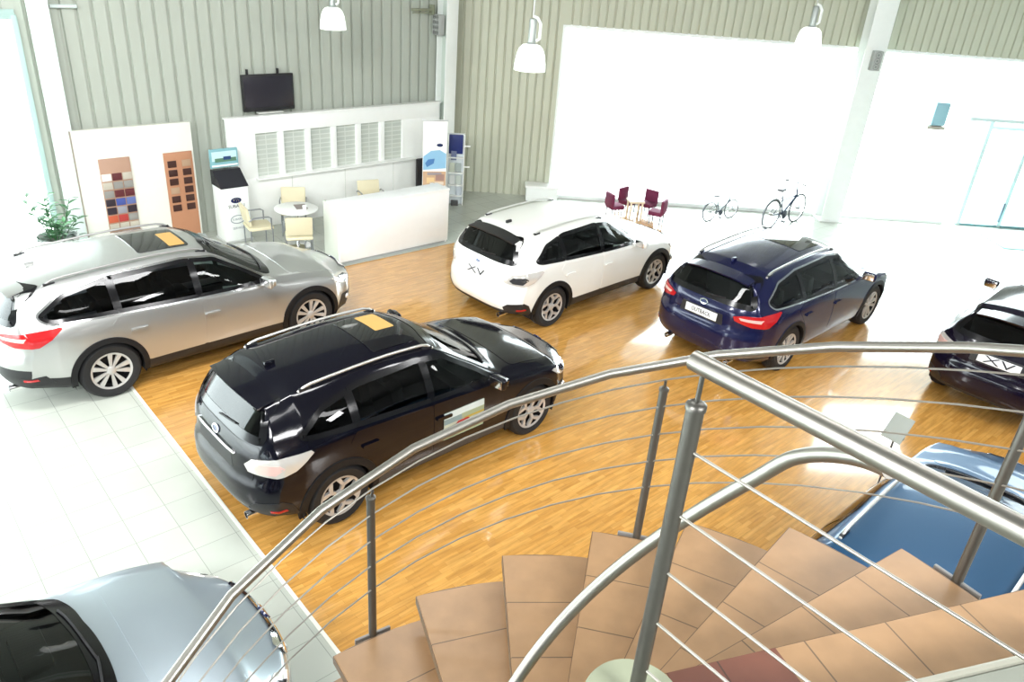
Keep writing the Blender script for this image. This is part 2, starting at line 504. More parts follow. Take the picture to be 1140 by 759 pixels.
OB = dict(W=.92, X0=-2.50, X1=2.40, xs=-1.78, xt=1.80, cr=.36, pr=4.0, cf=.50, pf=3.0, capclad=2,
    Zc=[(-2.5, 1.465), (-2.1, 1.515), (-1.5, 1.57), (-.6, 1.605), (-.1, 1.595), (.12, 1.555), (.55, 1.33), (.99, 1.085), (1.15, 1.045), (1.6, .98), (2.0, .895), (2.4, .79)],
    Ze=[(-2.5, 1.40), (-1.5, 1.51), (-.6, 1.545), (-.05, 1.52), (.12, 1.47), (.45, 1.275), (.84, 1.055), (1.0, 1.01), (1.4, .965), (1.8, .895), (2.1, .82), (2.4, .72)],
    Ye=[(-2.5, .56), (-1.5, .585), (-.3, .605), (.0, .615), (.4, .67), (.84, .73), (1.4, .735), (2.0, .69), (2.4, .61)],
    Zb=[(-2.5, 1.07), (-1.4, 1.065), (-.3, 1.015), (.5, .985), (.86, .97), (1.05, .95), (1.4, .92), (1.9, .83), (2.4, .68)],
    Yb=[(-2.5, .78), (-2.0, .855), (-1.4, .885), (-.3, .89), (.5, .885), (.9, .875), (1.4, .865), (1.9, .83), (2.4, .73)],
    Ym=[(-2.5, .86), (-2.0, .91), (-1.3, .92), (-.4, .915), (.4, .915), (1.3, .92), (1.9, .885), (2.4, .74)],
    zr=[(-2.5, .36), (-1.9, .27), (-.9, .22), (.9, .22), (1.8, .24), (2.4, .27)],
    xr=[(.2, -2.28), (.36, -2.39), (.52, -2.455), (.72, -2.455), (.80, -2.415), (1.0, -2.40), (1.10, -2.365), (1.30, -2.24), (1.45, -2.145), (1.53, -2.11), (1.6, -2.09)],
    xf=[(.15, 2.20), (.35, 2.31), (.57, 2.34), (.70, 2.31), (.80, 2.23), (.90, 2.10), (1.0, 1.95)])

XB = dict(XV); XB['cut'] = True
XB['Zc'] = [(-2.3, 1.43), (-1.9, 1.475), (-1.4, 1.52), (-.6, 1.545), (-.28, 1.525), (-.10, 1.48), (.5, 1.215), (1.08, .985), (1.22, .955), (1.6, .915), (1.95, .845), (2.3, .75)]
XB['Ze'] = [(-2.3, 1.37), (-1.4, 1.465), (-.6, 1.485), (-.28, 1.455), (-.1, 1.395), (.4, 1.17), (.88, .975), (1.05, .94), (1.3, .915), (1.7, .86), (2.0, .80), (2.3, .70)]
def squeeze(S, x0, k):
    g = lambda x: x0+(x-x0)*k if x > x0 else x
    T = dict(S)
    for n in ('Zc', 'Ze', 'Ye', 'Zb', 'Yb', 'Ym', 'zr'): T[n] = [(g(x), v) for x, v in S[n]]
    T['xf'] = [(z, g(v)) for z, v in S['xf']]; T['X1'] = g(S['X1']); T['xt'] = g(S['xt']); T['g'] = g
    return T

def make_car(kind, name, label, loc, yaw, paint, rails, tail, opt):
    S = XV if kind == 'xv' else OB
    if opt.get('low'): S = XB
    if opt.get('squeeze'): S = squeeze(S, .99, opt['squeeze'])
    gx = S.get('g', lambda x: x)
    sh = Shell(S); xv = kind == 'xv'
    root = thing(name, label, 'car', loc, yaw)
    hw = 2.635/2 if xv else 2.745/2
    tr = .342 if xv else .362; rr = .222 if xv else .236; Ra = tr+.055
    dl = 0 if xv else .08
    if xv:
        DLO = [(.70, .995), (.50, 1.14), (.06, 1.405), (-.28, 1.445), (-1.0, 1.42), (-1.42, 1.325), (-1.70, 1.14), (-1.60, 1.105), (-.3, 1.035)]
        cuts = [(-.19, .75), (-1.09, -.214), (-1.8, -1.115)]
        rw = [(-.67, 1.115), (.67, 1.115), (.525, 1.425), (-.525, 1.425)]
        ws = [(-.70, 1.04), (-.35, 1.075), (.35, 1.075), (.70, 1.04), (.565, 1.455), (.3, 1.495), (-.3, 1.495), (-.565, 1.455)]
        hood = [(1.06, -.68), (1.06, .68), (1.5, .69), (1.9, .60), (2.06, .35), (2.09, 0), (2.06, -.35), (1.9, -.60), (1.5, -.69)]
        d1 = [(.84, .385), (.86, .90), (.78, .935), (-.185, .985), (-.185, .385)]
        d2 = [(-.20, .385), (-.20, .985), (-1.12, 1.03), (-1.20, .93), (-1.02, .72), (-.90, .52), (-.86, .385)]
        roofx = (-1.55, .02)
        if opt.get('low'):
            ws = [(-.70, .98), (-.35, 1.0), (.35, 1.0), (.70, .98), (.585, 1.38), (.3, 1.455), (-.3, 1.455), (-.585, 1.38)]; DLO = [(.70, .985), (.50, 1.08), (.0, 1.31), (-.32, 1.40), (-1.0, 1.41), (-1.42, 1.32), (-1.70, 1.14), (-1.60, 1.105), (-.3, 1.03)]; roofx = (-1.55, -.15)
        railz = .04; raily = .545
    else:
        DLO = [(.78, 1.02), (.55, 1.18), (.12, 1.44), (-.28, 1.49), (-1.2, 1.465), (-1.7, 1.385), (-2.0, 1.20), (-1.90, 1.125), (-.3, 1.05)]
        cuts = [(-.18, .85), (-1.16, -.204), (-2.1, -1.185)]
        rw = [(-.71, 1.13), (.71, 1.13), (.55, 1.46), (-.55, 1.46)]
        ws = [(-.72, 1.065), (-.35, 1.10), (.35, 1.10), (.72, 1.065), (.58, 1.495), (.3, 1.54), (-.3, 1.54), (-.58, 1.495)]
        hood = [(1.16, -.70), (1.16, .70), (1.6, .71), (2.0, .62), (2.17, .36), (2.20, 0), (2.17, -.36), (2.0, -.62), (1.6, -.71)]
        d1 = [(.93, .385), (.95, .92), (.86, .955), (-.175, 1.0), (-.175, .385)]
        d2 = [(-.19, .385), (-.19, 1.0), (-1.2, 1.045), (-1.28, .95), (-1.08, .74), (-.96, .54), (-.92, .385)]
        roofx = (-1.85, .08); railz = .042; raily = .565
    hood = [(gx(x), y) for x, y in hood]; hf = gx(hw)
    DLO = roundpoly(DLO, .05)
    panes = []
    for lo, hi in cuts:
        c = clipx(DLO, lo, hi); c = c if area(c) > 0 else c[::-1]
        panes.append(resample(c, .03))
    RW, WS = roundpoly(rw, .07), roundpoly(ws, .05)
    # ---- body skin with openings
    V = sh.V; F = sh.F
    kill = np.zeros(len(V), bool)
    xz, yz = V[:, [0, 2]], V[:, :2][:, [1]]; yz = V[:, [1, 2]]
    side = np.abs(V[:, 1]) > .45
    flags = []
    for p in panes: flags.append(inside(inset(p, .012), xz) & side & (V[:, 2] > .95))
    flags.append(inside(inset(WS, .015), yz) & (V[:, 0] > -.2))
    flags.append(inside(inset(RW, .015), yz) & (V[:, 0] < -1.4))
    for wx in (hf, -hw):
        flags.append((np.hypot(V[:, 0]-wx, V[:, 2]-tr) < Ra+.03) & (np.abs(V[:, 1]) > .5))
    keepf = []
    for f in F:
        k = True
        for fl in flags:
            if all(fl[i] for i in f): k = False; break
        keepf.append(k)
    # wheel openings also remove the underside there
    def sub(name, sel, m):
        fs = [f for f, s_ in zip(F, sel) if s_]
        used = sorted({i for f in fs for i in f}); mp = {u: i for i, u in enumerate(used)}
        return raw(name, V[used], [[mp[i] for i in f] for f in fs], m, root)
    keepf = np.array(keepf)
    body = sub('body', keepf & ~sh.tag, paint)
    clad = sub('lower_cladding', keepf & sh.tag, opt.get('clad', BLACKP))
    # dark inner lining of the cabin
    bmn = bmesh.new()
    vn = np.zeros_like(V)
    for f in F:
        a, b, c = V[f[0]], V[f[1]], V[f[2]]; n_ = np.cross(b-a, c-a)
        for i in f: vn[i] += n_
    vn /= np.maximum(np.linalg.norm(vn, axis=1)[:, None], 1e-9)
    cen = V.mean(0)
    if np.mean(np.sum(vn*(V-cen), 1)) < 0: vn = -vn
    V2 = V-vn*.022
    fs = [f for f, k in zip(F, keepf) if k and V[f].mean(0)[2] > .5 and -2.2 < V[f].mean(0)[0] < 1.0+dl]
    used = sorted({i for f in fs for i in f}); mp = {u: i for i, u in enumerate(used)}
    raw('cabin_lining', V2[used], [[mp[i] for i in f][::-1] for f in fs], CABIN, root)
    # ---- glass
    tint = opt.get('tint', (GL_MID, GL_DARK, GL_DARK))
    for sg in (1, -1):
        rs_ = ray_side(sg)
        for p, m in zip(panes, tint):
            g = decal('side_window', sh, inset(p, .022), rs_, m, root, .002, .05, 0)
            ring('window_frame', sh, p, -.014, .034, rs_, PILLAR, g, .005)
        if opt.get('chromeline', not xv):
            ring('window_trim', sh, DLO, -.030, -.010, rs_, CHROME, root, .007)
    g = decal('windshield', sh, inset(resample(WS, .04), .02), ray_front, GL_MID, root, .002, .05, 0)
    ring('window_frame', sh, resample(WS, .04), -.012, .045, ray_front, PILLAR, g, .005)
    # wipers
    for y0, y1 in ((.50, -.08), (-.05, -.62)):
        pts = []
        for k in range(9):
            t = k/8; y = y0+(y1-y0)*t; z = (WS[:, 1].min()+.045)+.012*math.sin(t*3)
            h, nn = sh.hit(*ray_front((y, z)))
            if h: pts.append(h+nn*.015 if nn.x > 0 else h-nn*.015)
        if len(pts) > 2: tube('wiper', pts, .008, BLACKP, root, 6)
    g = decal('rear_window', sh, inset(resample(RW, .04), .02), ray_rear, opt.get('rearglass', GL_DARK), root, .002, .05, 0)
    ring('window_frame', sh, resample(RW, .04), -.02, .05, ray_rear, PILLAR, g, .005)
    pts = []
    for k in range(8):
        t = k/7; h, nn = sh.hit(*ray_rear((.02-.30*t, (1.15 if xv else 1.16)+.03*t)))
        pts.append(h+Vector((-.02, 0, .0)))
    tube('wiper', pts, .009, BLACKP, root, 6)
    # ---- panels
    decal('hood', sh, resample(roundpoly(hood, .08), .04), ray_top, paint, root, .004, .05, .012)
    for sg in (1, -1):
        for q, hx, hz in ((d1, -.06, .80), (d2, -.98, .84)):
            d = decal('door', sh, roundpoly(q, .03), ray_side(sg), paint, root, .004, .05, .012)
            hh = [(hx-.10, hz-.018), (hx+.10, hz-.022), (hx+.10, hz+.016), (hx-.10, hz+.02)]
            o = decal('handle', sh, roundpoly(hh, .016), ray_side(sg), paint if not opt.get('chromehandle') else CHROME, d, .03, .03, .02)
    # tailgate seam panel with plate recess
    tg = [(-.62, .72), (.62, .72), (.66, 1.085), (-.66, 1.085)] if xv else [(-.64, .77), (.64, .77), (.69, 1.10), (-.69, 1.10)]
    decal('tailgate', sh, roundpoly(tg, .05), ray_rear, paint, root, .005, .05, .014)
    zpl = .86 if xv else .90
    zpl = opt.get('platez', zpl)
    xh, nn = sh.hit(*ray_rear((0, zpl)))
    # recess, garnish and plate
    rc = [(-.36, zpl-.085), (.36, zpl-.085), (.33, zpl+.085), (-.33, zpl+.085)]
    decal('plate_recess', sh, roundpoly(rc, .03), ray_rear, opt.get('recess', BLACKP), root, .007, .05, .01)
    gar = [(-.40, zpl+.078), (.40, zpl+.078), (.38, zpl+.105), (-.38, zpl+.105)]
    decal('tailgate_garnish', sh, roundpoly(gar, .01), ray_rear, opt.get('garnish', paint), root, .02, .05, .02)
    sl = math.atan2(-(sh.hit(*ray_rear((0, zpl+.04)))[0].x-sh.hit(*ray_rear((0, zpl-.04)))[0].x), .08)
    rotp = Matrix.Rotation(-sl, 3, 'Y')
    pl = None if opt.get('noplate') else box('number_plate', (xh.x-.014, 0, zpl), (.012, .52, .115), PLATE, root, .004, rotp)
    Mt = Matrix.Translation((xh.x-.022, 0, zpl)) @ Matrix.Rotation(-sl, 4, 'Y') @ Matrix(((0, 0, -1, 0), (-1, 0, 0, 0), (0, 1, 0, 0), (0, 0, 0, 1)))
    if pl: text('lettering', opt['plate'], opt.get('psize', .085), INK, pl, Mt, .002, opt.get('psx', 1.0))
    # emblem
    eh, _ = sh.hit(*ray_rear((0, zpl+.15)))
    el = [(.062*math.cos(a), zpl+.15+.032*math.sin(a)) for a in np.linspace(0, 2*math.pi, 20)[:-1]]
    e = decal('emblem', sh, el, ray_rear, EMBLEM, root, .012, .03, .012)
    ring('emblem_rim', sh, np.array(el), -.004, .008, ray_rear, CHROME, e, .016)
    # ---- lamps
    px = S['xr'][3][1]+.80
    zt = .88 if xv else .955
    for sg in (1, -1):
        rw_ = ray_wrap((px, .22), -1, sg)
        if xv:
            P = [(24, zt+.02), (27, zt-.045), (48, zt-.07), (60, zt-.02), (74, zt+.11), (72, zt+.135), (50, zt+.125), (30, zt+.09)]
        else:
            P = [(20, zt+.045), (22, zt-.01), (40, zt-.065), (58, zt-.07), (68, zt+.0), (78, zt+.10), (76, zt+.115), (50, zt+.10), (30, zt+.08)]
        lm = decal('tail_lamp', sh, roundpoly(P, 4 if 0 else .02), rw_, tail, root, .014, .03, .02, (.012, 1))
        if xv:
            Q = [(32, zt+.005), (36, zt-.035), (47, zt-.04), (53, zt+.03), (50, zt+.07), (36, zt+.055)]
            decal('lamp_core', sh, roundpoly(Q, .02), rw_, opt.get('core', LENSIN), lm, .018, .03, .006, (.012, 1))
        else:
            Q = [(26, zt+.045), (28, zt+.015), (48, zt+.005), (50, zt+.05)]
            decal('lamp_core', sh, roundpoly(Q, .02), rw_, LENSIN, lm, .018, .03, .006, (.012, 1))
        # bumper corner vent and reflector
        bmz = .46
        if xv:
            Q = [(30, bmz-.135), (27, bmz+.0), (32, bmz+.055), (50, bmz+.085), (56, bmz+.03), (61, bmz-.135)]
        else:
            Q = [(36, bmz-.06), (40, bmz+.05), (58, bmz+.06), (64, bmz-.06)]
        vt = decal('bumper_vent', sh, roundpoly(Q, .03), rw_, BLACKP, root, .006, .04, .012, (.012, 1))
        if xv: bmz -= .05
        Q = [(42, bmz+.005), (42, bmz+.03), (52, bmz+.035), (53, bmz+.01)]
        decal('reflector', sh, roundpoly(Q, .01), rw_, REDLENS, vt, .012, .03, .008, (.012, 1))
    for sg in ((1, -1) if not xv else (-1,)):
        xe = S['xr'][1][1]
        lathe('exhaust_tip', [(.03, -.12), (.04, -.12), (.04, .02), (.034, .02), (.03, -.1)], CHROME, root, 20, Matrix.Translation((xe+.02, .52*sg, .30)) @ Matrix.Rotation(-math.pi/2, 4, 'Y'))
    # front
    pfx = S['xf'][2][1]-.85
    for sg in (1, -1):
        rf = ray_wrap((pfx, .22), 1, sg)
        zh = .71 if xv else .745
        P = [(24, zh-.035), (28, zh-.07), (48, zh-.075), (62, zh+.01), (70, zh+.085), (66, zh+.10), (48, zh+.06), (30, zh+.03)]
        lm = decal('headlight', sh, roundpoly(P, .02), rf, CLEARLENS, root, .012, .03, .02, (.012, 1))
        Q = [(30, zh-.035), (33, zh-.055), (46, zh-.055), (52, zh+.0), (50, zh+.035), (34, zh+.012)]
        decal('lamp_core', sh, roundpoly(Q, .02), rf, SMOKE, lm, .016, .03, .006, (.012, 1))
        Q = [(30, .36), (32, .52), (52, .52), (58, .36)]
        v = decal('fog_lamp_recess', sh, roundpoly(Q, .03), rf, BLACKP, root, .006, .04, .012, (.012, 1))
        fh, fn = sh.hit(*rf((42, .44)))
        lathe('fog_lamp', [(0, .03), (.035, .026), (.045, .01), (.048, -.02)], CLEARLENS, v, 20, Matrix.Translation(fh) @ Vector((0, 0, 1)).rotation_difference(fn if fn.x > 0 else -fn).to_matrix().to_4x4())
    zg = .70 if xv else .735
    gr = [(-.34, zg-.10), (.34, zg-.10), (.43, zg+.0), (.37, zg+.045), (-.37, zg+.045), (-.43, zg+.0)]
    g = decal('grille', sh, roundpoly(gr, .03), ray_front, BLACKP, root, .008, .05, .012)
    ring('grille_frame', sh, roundpoly(gr, .03), -.008, .014, ray_front, CHROME, g, .014)
    for dz in (0.0,):
        bar = [(-.42, zg-.012), (.42, zg-.012), (.42, zg+.010), (-.42, zg+.010)]
        decal('grille_bar', sh, bar, ray_front, CHROME, g, .02, .06, .012)
    el = [(.075*math.cos(a), zg+.038*math.sin(a)) for a in np.linspace(0, 2*math.pi, 20)[:-1]]
    decal('emblem', sh, el, ray_front, EMBLEM, root, .028, .03, .016)
    lo = [(-.50, .33), (.50, .33), (.42, .46), (-.42, .46)]
    decal('lower_intake', sh, roundpoly(lo, .03), ray_front, BLACKP, root, .006, .05, .012)
    fh, fn = sh.hit(*ray_front((0, .53)))
    box('front_plate', (fh.x+.012, 0, .53), (.012, .52, .11), opt.get('fplate', PLATE), root, .004)
    # ---- arches, wells, wheels
    am = opt.get('arch', ARCHM)
    for wx in (hf, -hw):
        for sg in (1, -1):
            yo = (S['Ym'][4][1]) - .018
            wheel(root, wx, sg*(yo-.1125), tr, rr, 'flower' if xv else 'ten', sg, .225)
            Vv = []; Ff = []; last = None; n_ = 40
            rows = []
            for k in range(n_+1):
                a = R(-14+208*k/n_); row = []
                for rad, off in ((Ra-.035, -.03), (Ra-.03, .014), (Ra+opt.get('archw', .045 if xv else .036), .012), (Ra+opt.get('archw', .045 if xv else .036)+.004, -.006)):
                    px_, pz_ = wx+rad*math.cos(a), tr+rad*math.sin(a)
                    ra2 = Ra+.05
                    h, nn = sh.hit(*ray_side(sg)((wx+max(rad, Ra-.04)*math.cos(a), max(pz_, .27))))
                    if h is None or abs(h.y) < .6: yv = last if last else sg*yo
                    else: yv = h.y
                    last = yv
                    row.append(len(Vv)); Vv.append((px_, yv+sg*off, pz_))
                rows.append(row)
            for k in range(n_):
                for j in range(3): Ff.append([rows[k][j], rows[k][j+1], rows[k+1][j+1], rows[k+1][j]])
            bm = bmesh.new(); bv = [bm.verts.new(v) for v in Vv]
            for f in Ff: bm.faces.new([bv[i] for i in f])
            obj('wheel_arch', bm, am, root, angle=50)
            bm = bmesh.new()
            add_lathe(bm, [(Ra+.01, .0), (Ra+.01, -.36), (0, -.36)], 36, Matrix.Translation((wx, sg*(yo-.02), tr)) @ Matrix.Rotation(-sg*math.pi/2, 4, 'X'))
            bmesh.ops.delete(bm, geom=[v for v in bm.verts if v.co.z < .2], context='VERTS')
            obj('wheel_well', bm, CABIN, root)
    # ---- roof rails
    if rails:
        for sg in (1, -1):
            pts = []; x0, x1 = roofx; n_ = 22
            for k in range(n_+1):
                t = k/n_; x = x0+(x1-x0)*t
                h, _ = sh.hit(*ray_top((x, sg*raily)))
                lift = railz*min(1, min(t, 1-t)/.06)
                pts.append(Vector((x, sg*raily, h.z+lift)))
            bm = bmesh.new(); add_tube(bm, pts, .015, 8)
            rl = obj('roof_rail', bm, rails, root, angle=60)
            for t in (.015, .985):
                x = x0+(x1-x0)*t; h, _ = sh.hit(*ray_top((x, sg*raily)))
                box('rail_foot', (x+(.05 if t < .5 else -.05), sg*raily, h.z+.012), (.13, .034, .036), opt.get('foot', BLACKP), rl, .012)
    # ---- sunroof
    sx0, sx1 = (-.62, -.08) if xv else (-.70, -.06)
    if opt.get('sunroof', True):
        P = [(sx0, -.40), (sx0, .40), (sx1, .40), (sx1, -.40)]
        g = decal('sunroof', sh, roundpoly(P, .05), ray_top, GL_ROOF, root, .006, .06, .01)
        if opt.get('shade'):
            a0, a1, b0, b1 = opt['shade']
            P = [(a0, b0), (a0, b1), (a1, b1), (a1, b0)]
            decal('sunshade', sh, roundpoly(P, .02), ray_top, TAN, g, .009, .06, .002)
    # ---- spoiler
    xs_ = S['xr'][-2][1]; bm = bmesh.new(); prof = []
    for k in range(15):
        y = -.50+1.0*k/14; h, _ = sh.hit(*ray_top((xs_+.10, y)))
        zc = h.z; dx = .05*(abs(y)/.5)**2
        prof.append([bm.verts.new((xs_+.12, y, zc+.004)), bm.verts.new((xs_-.14+dx, y, zc-.022)), bm.verts.new((xs_-.13+dx, y, zc-.045)), bm.verts.new((xs_+.05, y, zc-.075))])
    for k in range(14):
        for j in range(4): bm.faces.new((prof[k][j], prof[k][(j+1) % 4], prof[k+1][(j+1) % 4], prof[k+1][j]))
    bm.faces.new(prof[0]); bm.faces.new(prof[-1][::-1])
    obj('rear_spoiler', bm, opt.get('spoiler', paint), root, angle=30)
    h, _ = sh.hit(*ray_top((xs_+.30, 0)))
    bm = bmesh.new(); add_box(bm, (xs_+.30, 0, h.z+.02), (.11, .035, .05), .014)
    obj('antenna', bm, opt.get('antenna', paint), root)
    # ---- mirrors
    mx_ = .62+dl+opt.get('mdx', 0)
    for sg in (1, -1):
        bm = bmesh.new()
        vs = add_box(bm, (0, 0, 0), (.13, .22, .145), .05, seg=3)
        for v in vs:
            if v.co.x > 0: v.co.y *= .86; v.co.z *= .8
        place(bm, vs, Matrix.Translation((mx_, sg*1.0, 1.055+dl*.3)) @ Matrix.Rotation(-sg*.15, 4, 'Z'))
        add_box(bm, (mx_+.0, sg*.885, .995+dl*.3), (.07, .13, .035), .012)
        m_ = obj('mirror', bm, paint, root)
        box('mirror_glass', (mx_-.066, sg*1.0, 1.055+dl*.3), (.006, .17, .105), CHROME, m_, .002, Matrix.Rotation(-sg*.15, 3, 'Z'))
    # ---- cabin
    box('cabin_floor', (-.5, 0, .40), (2.7, 1.45, .06), CABIN, root)
    bm = bmesh.new(); add_box(bm, (.62+dl, 0, .90), (.52, 1.42, .22), .08); add_box(bm, (.55+dl, .36, 1.0), (.2, .42, .1), .04)
    obj('dashboard', bm, CABIN, root)
    tube('steering_wheel', [(.30+dl+.06*math.sin(a), .37+.18*math.cos(a), .93+.17*math.sin(a)) for a in np.linspace(0, 2*math.pi, 25)[:-1]], .014, BLACKP, root, 8, True)
    for x, ys, w in ((-.12, (.37, -.37), .50), (-1.02, (.40, -.40, 0), .46)):
        for y in ys:
            bm = bmesh.new()
            add_box(bm, (x, y, .58), (.52, w, .16), .06); add_box(bm, (x-.30, y, .88), (.16, w, .62), .06, Matrix.Rotation(-.22, 3, 'Y'))
            st_ = obj('seat', bm, opt.get('seat', SEATM), root)
            box('headrest', (x-.40, y, 1.27), (.09, .25, .17), opt.get('seat', SEATM), st_, .04)
    if opt.get('sticker'):
        def quad(x0, x1, z0, z1): return [(x0, z0), (x1, z0), (x1, z1), (x0, z1)]
        s_ = decal('door_sticker', sh, quad(-.06, .50, .50, .83), ray_side(-1), mat('sticker_pale', (.50, .56, .46), .5), root, .012, .06, .006)
        for q, c in ((quad(-.06, .50, .755, .83), (.62, .72, .72)), (quad(-.06, .18, .69, .755), (.22, .32, .34)), (quad(.18, .50, .69, .76), (.33, .40, .26)), (quad(.22, .50, .675, .70), (.45, .33, .05)), (quad(-.06, .50, .50, .55), (.35, .48, .32)),
                     ([(.02, .575), (.38, .575), (.40, .62), (.32, .635), (.27, .685), (.13, .685), (.07, .63), (.02, .62)], (.42, .03, .03))):
            decal('sticker_print', sh, q, ray_side(-1), mat('print_%d_%d' % (int(c[0]*100), int(c[2]*100)), c, .5), s_, .016 if c[0] != .42 else .019, .06, .002)
    return root, sh

def paint(name, col, metal=.5, rough=.3, coat=1., spec=.5): return mat(name, col, rough, metal, coat, spec, noise=.01)
P_SILVER = paint('silver_paint', (.50, .51, .50), .75, .32)
P_BLACK = paint('black_paint', (.003, .003, .007), .0, .12, .35, .25)
P_WHITE = paint('white_pearl_paint', (.83, .84, .80), .0, .35)
P_NAVY = paint('navy_paint', (.008, .010, .050), .2, .2, .45, .35)
P_BLACK2 = paint('dark_violet_black_paint', (.006, .004, .012), .0, .12, .35, .25)
P_BLUE = paint('marine_blue_paint', (.014, .070, .155), .45, .4, .4)
P_GREY = paint('ice_blue_grey_paint', (.40, .47, .52), .6, .33)
RAILS = mat('silver_rail', (.72, .71, .68), .3, .8)
RAILG = mat('grey_rail', (.34, .34, .33), .4, .5); RAILW = mat('light_rail', (.62, .63, .60), .4, .3)
RAILD = mat('black_rail', (.02, .02, .022), .35)
CLADG = mat('grey_cladding', (.05, .052, .055), .5)

AX = R(44.5)
def caron(x): return (x[0], x[1], 0)
make_car('outback', 'estate_car', 'silver estate car with red tail lamps parked beside the potted plant', (-4.514, 9.615, 0), R(46.0), P_SILVER, RAILG, REDLENS,
         dict(plate='OUTBACK', psx=.8, shade=(-.30, -.10, -.36, .10)))
make_car('xv', 'hatchback_car', 'black compact crossover with clear tail lamps and a picture sticker on its door', (-1.239, 7.585, 0), R(44.8), P_BLACK, RAILS, CLEARLENS,
         dict(sticker=True, noplate=True, plate='XV', shade=(-.36, -.12, -.05, .37), antenna=P_BLACK, clad=CLADG, garnish=CHROME))
make_car('xv', 'hatchback_car', 'white compact crossover with black rear window and dark wheel arches', (.888, 12.52, 0), R(45.5), P_WHITE, RAILW, CLEARLENS,
         dict(plate='XV', psize=.15, psx=2.0, recess=P_WHITE, spoiler=BLACKP, antenna=BLACKP, sunroof=False, core=SMOKE))
make_car('outback', 'estate_car', 'dark navy estate car with red tail lamps and white plate', (4.354, 11.714, 0), R(44.8), P_NAVY, RAILS, REDLENS,
         dict(plate='OUTBACK', psx=.8, tint=(GL_MID, GL_MID, GL_MID), rearglass=GL_MID, clad=P_NAVY))
make_car('xv', 'hatchback_car', 'violet-black crossover cut off by the right picture edge', (7.87, 10.55, 0), R(45), P_BLACK2, None, CLEARLENS,
         dict(plate='XV', psize=.14, psx=2.1, platez=.93, garnish=P_BLACK2))
make_car('xv', 'hatchback_car', 'bright blue car seen from above beyond the stair treads', (4.10, 5.36, 0), R(45), P_BLUE, RAILS, CLEARLENS,
         dict(plate='XV', sunroof=False, low=True))
make_car('outback', 'saloon_car', 'pale blue-grey car showing bonnet and windscreen near the bottom left', (-3.15, 2.72, 0), R(44.5), P_GREY, None, REDLENS,
         dict(plate='LEGACY', psx=.9, archw=.04, squeeze=.80, mdx=-.28, arch=P_GREY, clad=P_GREY, chromeline=False))
# ------------------------------------------------------------------ camera
F_, PITCH, ROLL, CAMH = 857.275, 0.472419, 0.080165, 5.3015
cd = bpy.data.cameras.new('camera'); cam = bpy.data.objects.new('camera', cd); COL.objects.link(cam)
Fv = Vector((0, math.cos(PITCH), -math.sin(PITCH))); R0 = Vector((1, 0, 0)); U0 = Vector((0, math.sin(PITCH), math.cos(PITCH)))
Rv = R0*math.cos(ROLL)+U0*math.sin(ROLL); Uv = U0*math.cos(ROLL)-R0*math.sin(ROLL)
M = Matrix((Rv, Uv, -Fv)).transposed().to_4x4(); M.translation = (0, 0, CAMH)
cam.matrix_world = M
cd.sensor_fit = 'HORIZONTAL'; cd.sensor_width = 36; cd.lens = F_*36/1140; cd.clip_start = .05
bpy.context.scene.camera = cam

# ------------------------------------------------------------------ floor
GX, GY, GA, GT, GE = -4.5488, 5.5669, 0.7504, .40205, 1.672
u_ = Vector((math.cos(GA), math.sin(GA), 0)); l_ = Vector((-math.sin(GA), math.cos(GA), 0))
def G(u, l, z=0): return Vector((GX, GY, z))+u_*u+l_*l
TILE = brick_mat('pale_floor_tile', (.47, .50, .445), (.50, .525, .465), (.31, .33, .295), GT, GT, .004, .2, offset=0, spec=.6, noise=.03, nsc=(2, 2, 1))
WOOD = brick_mat('honey_parquet', (.64, .34, .085), (.52, .255, .054), (.36, .165, .04), .30, .055, .0010, .22, offset=.37, spec=.5, coat=.9, noise=.20, nsc=(3, 26, 1))
CONC = mat('pale_paving', (.75, .75, .72), .8, noise=.05, nscale=1.5)
def poly_floor(name, pts, z, m, org=None, rot=GA):
    bm = bmesh.new(); Mi = (Matrix.Translation((GX, GY, z)) @ Matrix.Rotation(rot, 4, 'Z')).inverted()
    bm.faces.new([bm.verts.new(Mi @ Vector((p[0], p[1], z))) for p in pts])
    o = obj(name, bm, m, None, smooth=False); o.location = (GX, GY, z); o.rotation_euler = (0, 0, rot)
    return struct(o)
K = Vector((-1.8, 18.0, 0)); AL = R(44); AR = R(2.5)
dL = Vector((math.cos(AL), math.sin(AL), 0)); nL = Vector((math.sin(AL), -math.cos(AL), 0))     # nL into the room
K2 = Vector((-1.6, 18.06, 0)); dR = Vector((math.cos(AR), math.sin(AR), 0)); nR = Vector((math.sin(AR), -math.cos(AR), 0))
def WL(s, d=0, z=0): return K+dL*s+nL*d+Vector((0, 0, z))
def WR(s, d=0, z=0): return K2+dR*s+nR*d+Vector((0, 0, z))
SE = 20.0
cornA, cornB, cornC = WL(-24, -.05), K+Vector((0, .1, 0)), WR(SE, -.05)
poly_floor('floor', [cornA, Vector((-16, -9, 0)), Vector((18.4, -9, 0)), cornC, cornB], 0, TILE)
poly_floor('floor_parquet', [G(GE, 4.27), G(GE, -9.5), G(13.2, -9.5), G(13.2, 4.27)], .003, WOOD)
bm = bmesh.new()
add_box(bm, (0, 0, .005), (.035, 13.8, .01), .002)
o = obj('trim_1', bm, mat('pale_edge_strip', (.80, .80, .72), .35)); o.location = G(GE, -2.63); o.rotation_euler = (0, 0, GA); struct(o)
bm = bmesh.new(); bm.faces.new([bm.verts.new(p) for p in ((-90, -60, -.06), (90, -60, -.06), (90, 110, -.06), (-90, 110, -.06))])
struct(obj('ground', bm, CONC, None, smooth=False))

